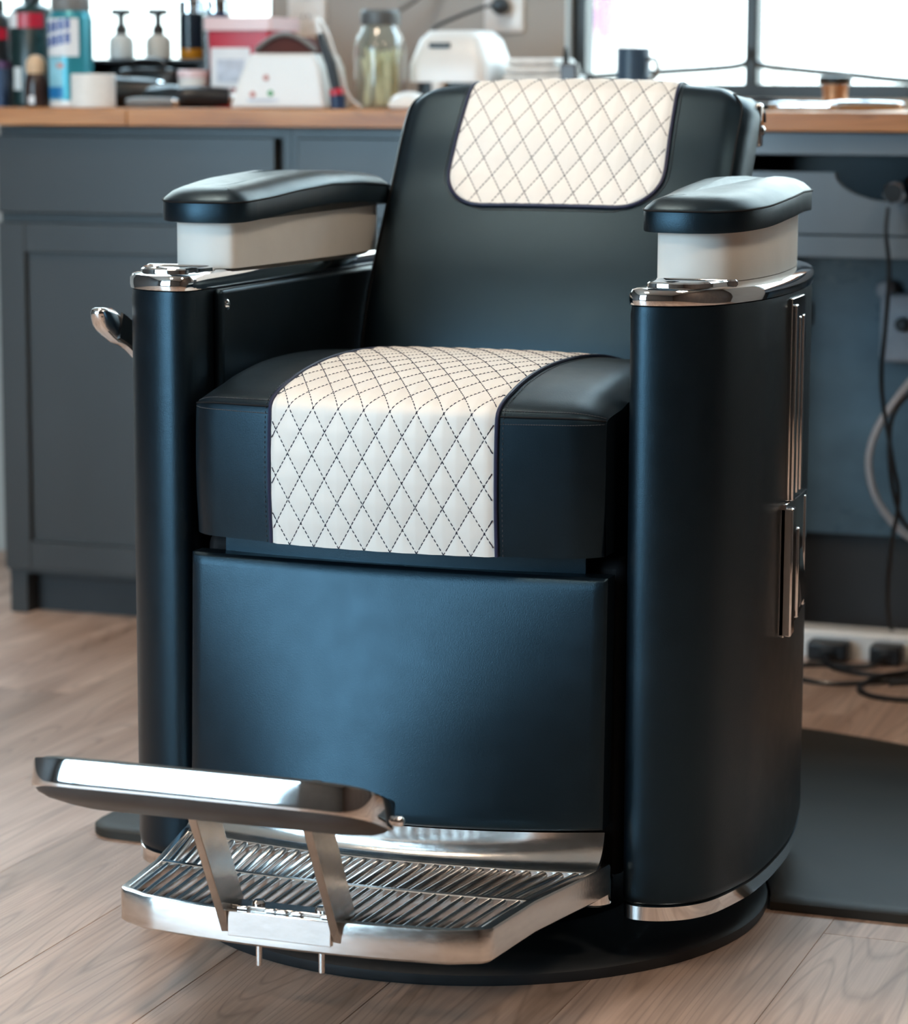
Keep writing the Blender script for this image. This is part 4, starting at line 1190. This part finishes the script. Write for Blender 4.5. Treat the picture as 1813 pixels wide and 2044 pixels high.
# ---- flip-up footrest
TH, TB = math.radians(22), math.radians(13)
PC = np.array([-0.008, -0.718, 0.292])
def fr(x, v, n):
    """pad frame: x across, v away from the chair along the tilted plane, n up from the plane"""
    return (PC[0]+x, PC[1]-v*math.cos(TH)+n*math.sin(TB), PC[2]+v*math.sin(TH)+n*math.cos(TB))
def padpoly(d):
    out = []
    r = 0.038
    L_, D = 0.172, 0.056
    for k in range(10):      # left front corner
        a = math.radians(180-80*k/9); out.append((-L_+r+(r-d)*math.cos(a), D-0.006-r+(r-d)*math.sin(a)))
    for x in np.linspace(-0.125, 0.125, 21): out.append((x, D-d+0.004*(1-(x/0.14)**2)-0.004))
    for k in range(10):
        a = math.radians(80-80*k/9); out.append((L_-r+(r-d)*math.cos(a), D-0.006-r+(r-d)*math.sin(a)))
    r2 = 0.020
    for k in range(7):
        a = math.radians(-90*k/6); out.append((L_-r2+(r2-d)*math.cos(a), -D+r2+(r2-d)*math.sin(a)))
    for x in np.linspace(0.13, -0.13, 15): out.append((x, -D+d))
    for k in range(7):
        a = math.radians(-90-90*k/6); out.append((-L_+r2+(r2-d)*math.cos(a), -D+r2+(r2-d)*math.sin(a)))
    return out
b = MB()
b.rings([[fr(p[0], p[1], n) for p in padpoly(d)] for d, n in ((0.0045, -0.0135), (0.0006, -0.0130), (0.0, -0.0105), (0.0, 0.0110), (0.0006, 0.0133), (0.0045, 0.0135))], False, False)
rest = b.build('footrest', 'chrome', CH, angle=40)
b = MB()
b.rings([[fr(p[0]*kx, p[1]*ky, n) for p in padpoly(0.0045)] for kx, ky, n in ((1, 1, -0.0134), (0.985, 0.96, -0.0160), (0.93, 0.86, -0.0200), (0.80, 0.70, -0.0225), (0.5, 0.4, -0.0235))], False, True)
b.build('footrest_pan', 'pan', rest, angle=60)
b = MB()
b.rings([[fr(p[0]*kx, p[1]*ky, n) for p in padpoly(0.0045)] for kx, ky, n in ((1, 1, 0.0134), (0.97, 0.92, 0.0160), (0.8, 0.7, 0.0175))], False, True)
b.build('footrest_tread', 'rubber', rest, angle=60)
MB().lathe(PC[1]+0.045, PC[2]-0.022, [(0.005, 0.162), (0.005, 0.168), (0.003, 0.170)], 12, 'x').build('pivot_pin', 'chrome', rest)
for s in (-1, 1):
    x0, x1 = (-0.0725, -0.0635) if s < 0 else (0.0485, 0.0575)
    prof = [(-0.5475, 0.1000), (-0.552, 0.103), (-0.640, 0.262), (-0.655, 0.282), (-0.600, 0.282), (-0.585, 0.255), (-0.5165, 0.1285), (-0.5195, 0.120), (-0.540, 0.101)]
    b = MB()
    b.rings([[(x0, y, z) for y, z in prof], [(x1, y, z) for y, z in prof]])
    b.build('strut', 'brushed', CH, bevel=0.001)
# hinge bolts between the struts
hb = MB().box(-0.0632, 0.0482, -0.5475, -0.527, FT+0.0002, FT+0.004).build('hinge_plate', 'cast', CH, bevel=0.0008)
MB().box(-0.0632, 0.0482, -0.5575, -0.5545, FBZ+0.010, FT+0.0005).build('hinge_face', 'cast', CH, bevel=0.0008)
for k, bx in enumerate((-0.038, 0.030)):
    bo = MB().lathe(bx, -0.537, [(0.0068, FT+0.0042), (0.0068, FT+0.006), (0.0045, FT+0.0085), (0.001, FT+0.009)], 16).build('bolt', 'chrome', CH)
    MB().lathe(bx, -0.537, [(0.0030, FBZ-0.024), (0.0032, FBZ-0.022), (0.0032, FBZ-0.0005)], 10).build('bolt_thread', 'chrome', bo)
for bx in (-0.050, -0.020, -0.008, 0.008, 0.040):
    MB().box(bx-0.006, bx+0.006, -0.5515, -0.5478, FT+0.0006, FT+0.0045).build('hinge_tab', 'chrome', CH, bevel=0.001)

# ---- backrest
BP = catmull([(0.150, 0.560), (0.172, 0.640), (0.205, 0.715), (0.256, 0.797), (0.285, 0.840), (0.312, 0.885), (0.336, 0.918), (0.3505, 0.936), (0.367, 0.9465), (0.386, 0.9485), (0.405, 0.944), (0.425, 0.930), (0.436, 0.905)], 8)
BPr, BL = resample(BP, 260)
NB = np.stack([-np.gradient(BPr[:, 1], BL), np.gradient(BPr[:, 0], BL)], 1)
NB /= np.linalg.norm(NB, axis=1)[:, None]
BWD = 0.216
def back_w(i):
    return float(np.interp(BPr[i, 1], [0.56, 0.80, 0.90, 0.936, 0.95], [0.222, BWD, 0.2195, 0.216, 0.205])) if BL[i] < BL[160] else 0.207
itop = int(np.argmax(BPr[:, 1]))
def wid(i):
    z = BPr[i, 1]
    d = max(0.0, (z-0.915)/0.0335)
    return 0.217 + 0.002*min(1, (z-0.56)/0.3) - 0.017*d**2.5
def back_pt(i, x, off=0.0):
    y, z = BPr[i]
    return (x, y+NB[i, 0]*off + 0.012*(abs(x)/0.215)**2.4*(-NB[i, 0]) , z+NB[i, 1]*off - 0.012*(abs(x)/0.215)**2.4*NB[i, 1])
b = MB()
ib = list(range(0, 260, 4))+[259]
us = np.concatenate([np.linspace(-1, -0.9, 6), np.linspace(-0.85, 0.85, 25), np.linspace(0.9, 1, 6)])
G = []
for i in ib:
    w_ = wid(i)
    G.append([back_pt(i, u*w_, -0.006*max(0, (abs(u)-0.9)/0.1)**2) for u in us])
b.grid(G)
# gusset: from the front edge back to the shell
for col, s in ((0, -1), (-1, 1)):
    e0 = [r[col] for r in G]
    lay = [e0]
    for k, (dx, dy) in enumerate(((0.0055, 0.007), (0.0095, 0.020), (0.0115, 0.038), (0.0125, 0.055))):
        row_ = []
        for p in e0:
            yb = min(p[1]+dy*1.0, max(p[1], 0.455 - max(0, (0.95-p[2]))*0.55)) if False else p[1]+dy*(1-np.clip((p[1]-0.33)/0.105, 0, 1))
            row_.append((p[0]+s*dx, yb, p[2]-dx*0.35*(p[2] > 0.9)))
        lay.append(row_)
    b.grid(lay, flip=(s > 0))
back = b.build('backrest', 'leather', CH, angle=70)
# back shell
b = MB()
b.grid([[(u*0.2305, BPr[i, 0]+0.055*(1-np.clip((BPr[i, 0]-0.33)/0.105, 0, 1))+0.001, BPr[i, 1]-0.012) for u in np.linspace(-1, 1, 9)] for i in range(0, 186, 5)])
b.build('back_shell', 'black', CH, angle=50)
# seams
for s in (-1, 1):
    MB().tube([back_pt(i, s*wid(i)*0.999, -0.0055) for i in range(0, 236, 3)], 0.0016, 6).build('side_seam', 'leather_dark', back)
    brk = MB().box(0.2235 if s > 0 else -0.2325, 0.2325 if s > 0 else -0.2235, 0.395, 0.412, 0.868, 0.922).build('back_bracket', 'chrome', CH, bevel=0.004, seg=3)
    MB().lathe(0.4035, 0.888, [(0.006, s*0.2326), (0.006, s*0.234), (0.003, s*0.236)], 14, 'x').build('bracket_bolt', 'chrome', brk)
# headrest panel
iz = int(np.argmin(np.abs(BPr[:itop, 1]-0.7965)))
rows_i = list(range(iz, itop+16))
sv = BL[rows_i]-BL[iz]
# densify rows
nR = 150
sd = np.linspace(0, sv[-1], nR)
idx = np.interp(sd, sv, rows_i)
def head_pt(r, x, off=0.0):
    f = idx[r]; i = int(f); t = f-i
    p, q = np.array(back_pt(i, x, off+0.001)), np.array(back_pt(min(i+1, 259), x, off+0.001))
    return tuple(p+(q-p)*t)
half = []
for s_ in sd:
    rc = 0.052
    h_ = float(np.interp(s_, [0, 0.06, 0.12, 0.2], [0.1375, 0.1385, 0.1365, 0.1335]))
    if s_ < rc: h_ -= rc-math.sqrt(rc*rc-(rc-s_)**2)
    half.append(h_)
s_at = float(np.interp(0.853, BPr[rows_i, 1][:itop-iz], sv[:itop-iz]))
quilt(head_pt, nR, half, 0.0316, 0.0500, -0.001, s_at, sd, 0.0016, 180, 'headrest_panel', back)
edge = [head_pt(r, -half[r]-0.0015, 0.0006) for r in range(nR-1, -1, -1)] + [head_pt(0, x, 0.0006) for x in np.linspace(-half[0], half[0], 20)[1:-1]] + [head_pt(r, half[r]+0.0015, 0.0006) for r in range(nR)]
MB().tube(edge, 0.0023, 8).build('piping', 'piping', back)
b = MB()
edge2 = [head_pt(r, -half[r]-0.0075, 0.0) for r in range(nR-1, 0, -1)] + [(p[0], p[1]-0.003, p[2]-0.0055) for p in [head_pt(0, x, 0.0) for x in np.linspace(-half[0], half[0], 60)]] + [head_pt(r, half[r]+0.0075, 0.0) for r in range(1, nR)]
E2, _ = resample(edge2, 260)
for k in range(0, 258):
    p, q = E2[k], E2[k+1]
    b.tube([tuple(p), tuple(p+(q-p)*0.7)], 0.0005, 4)
b.build('edge_stitching', 'thread_grey', back)
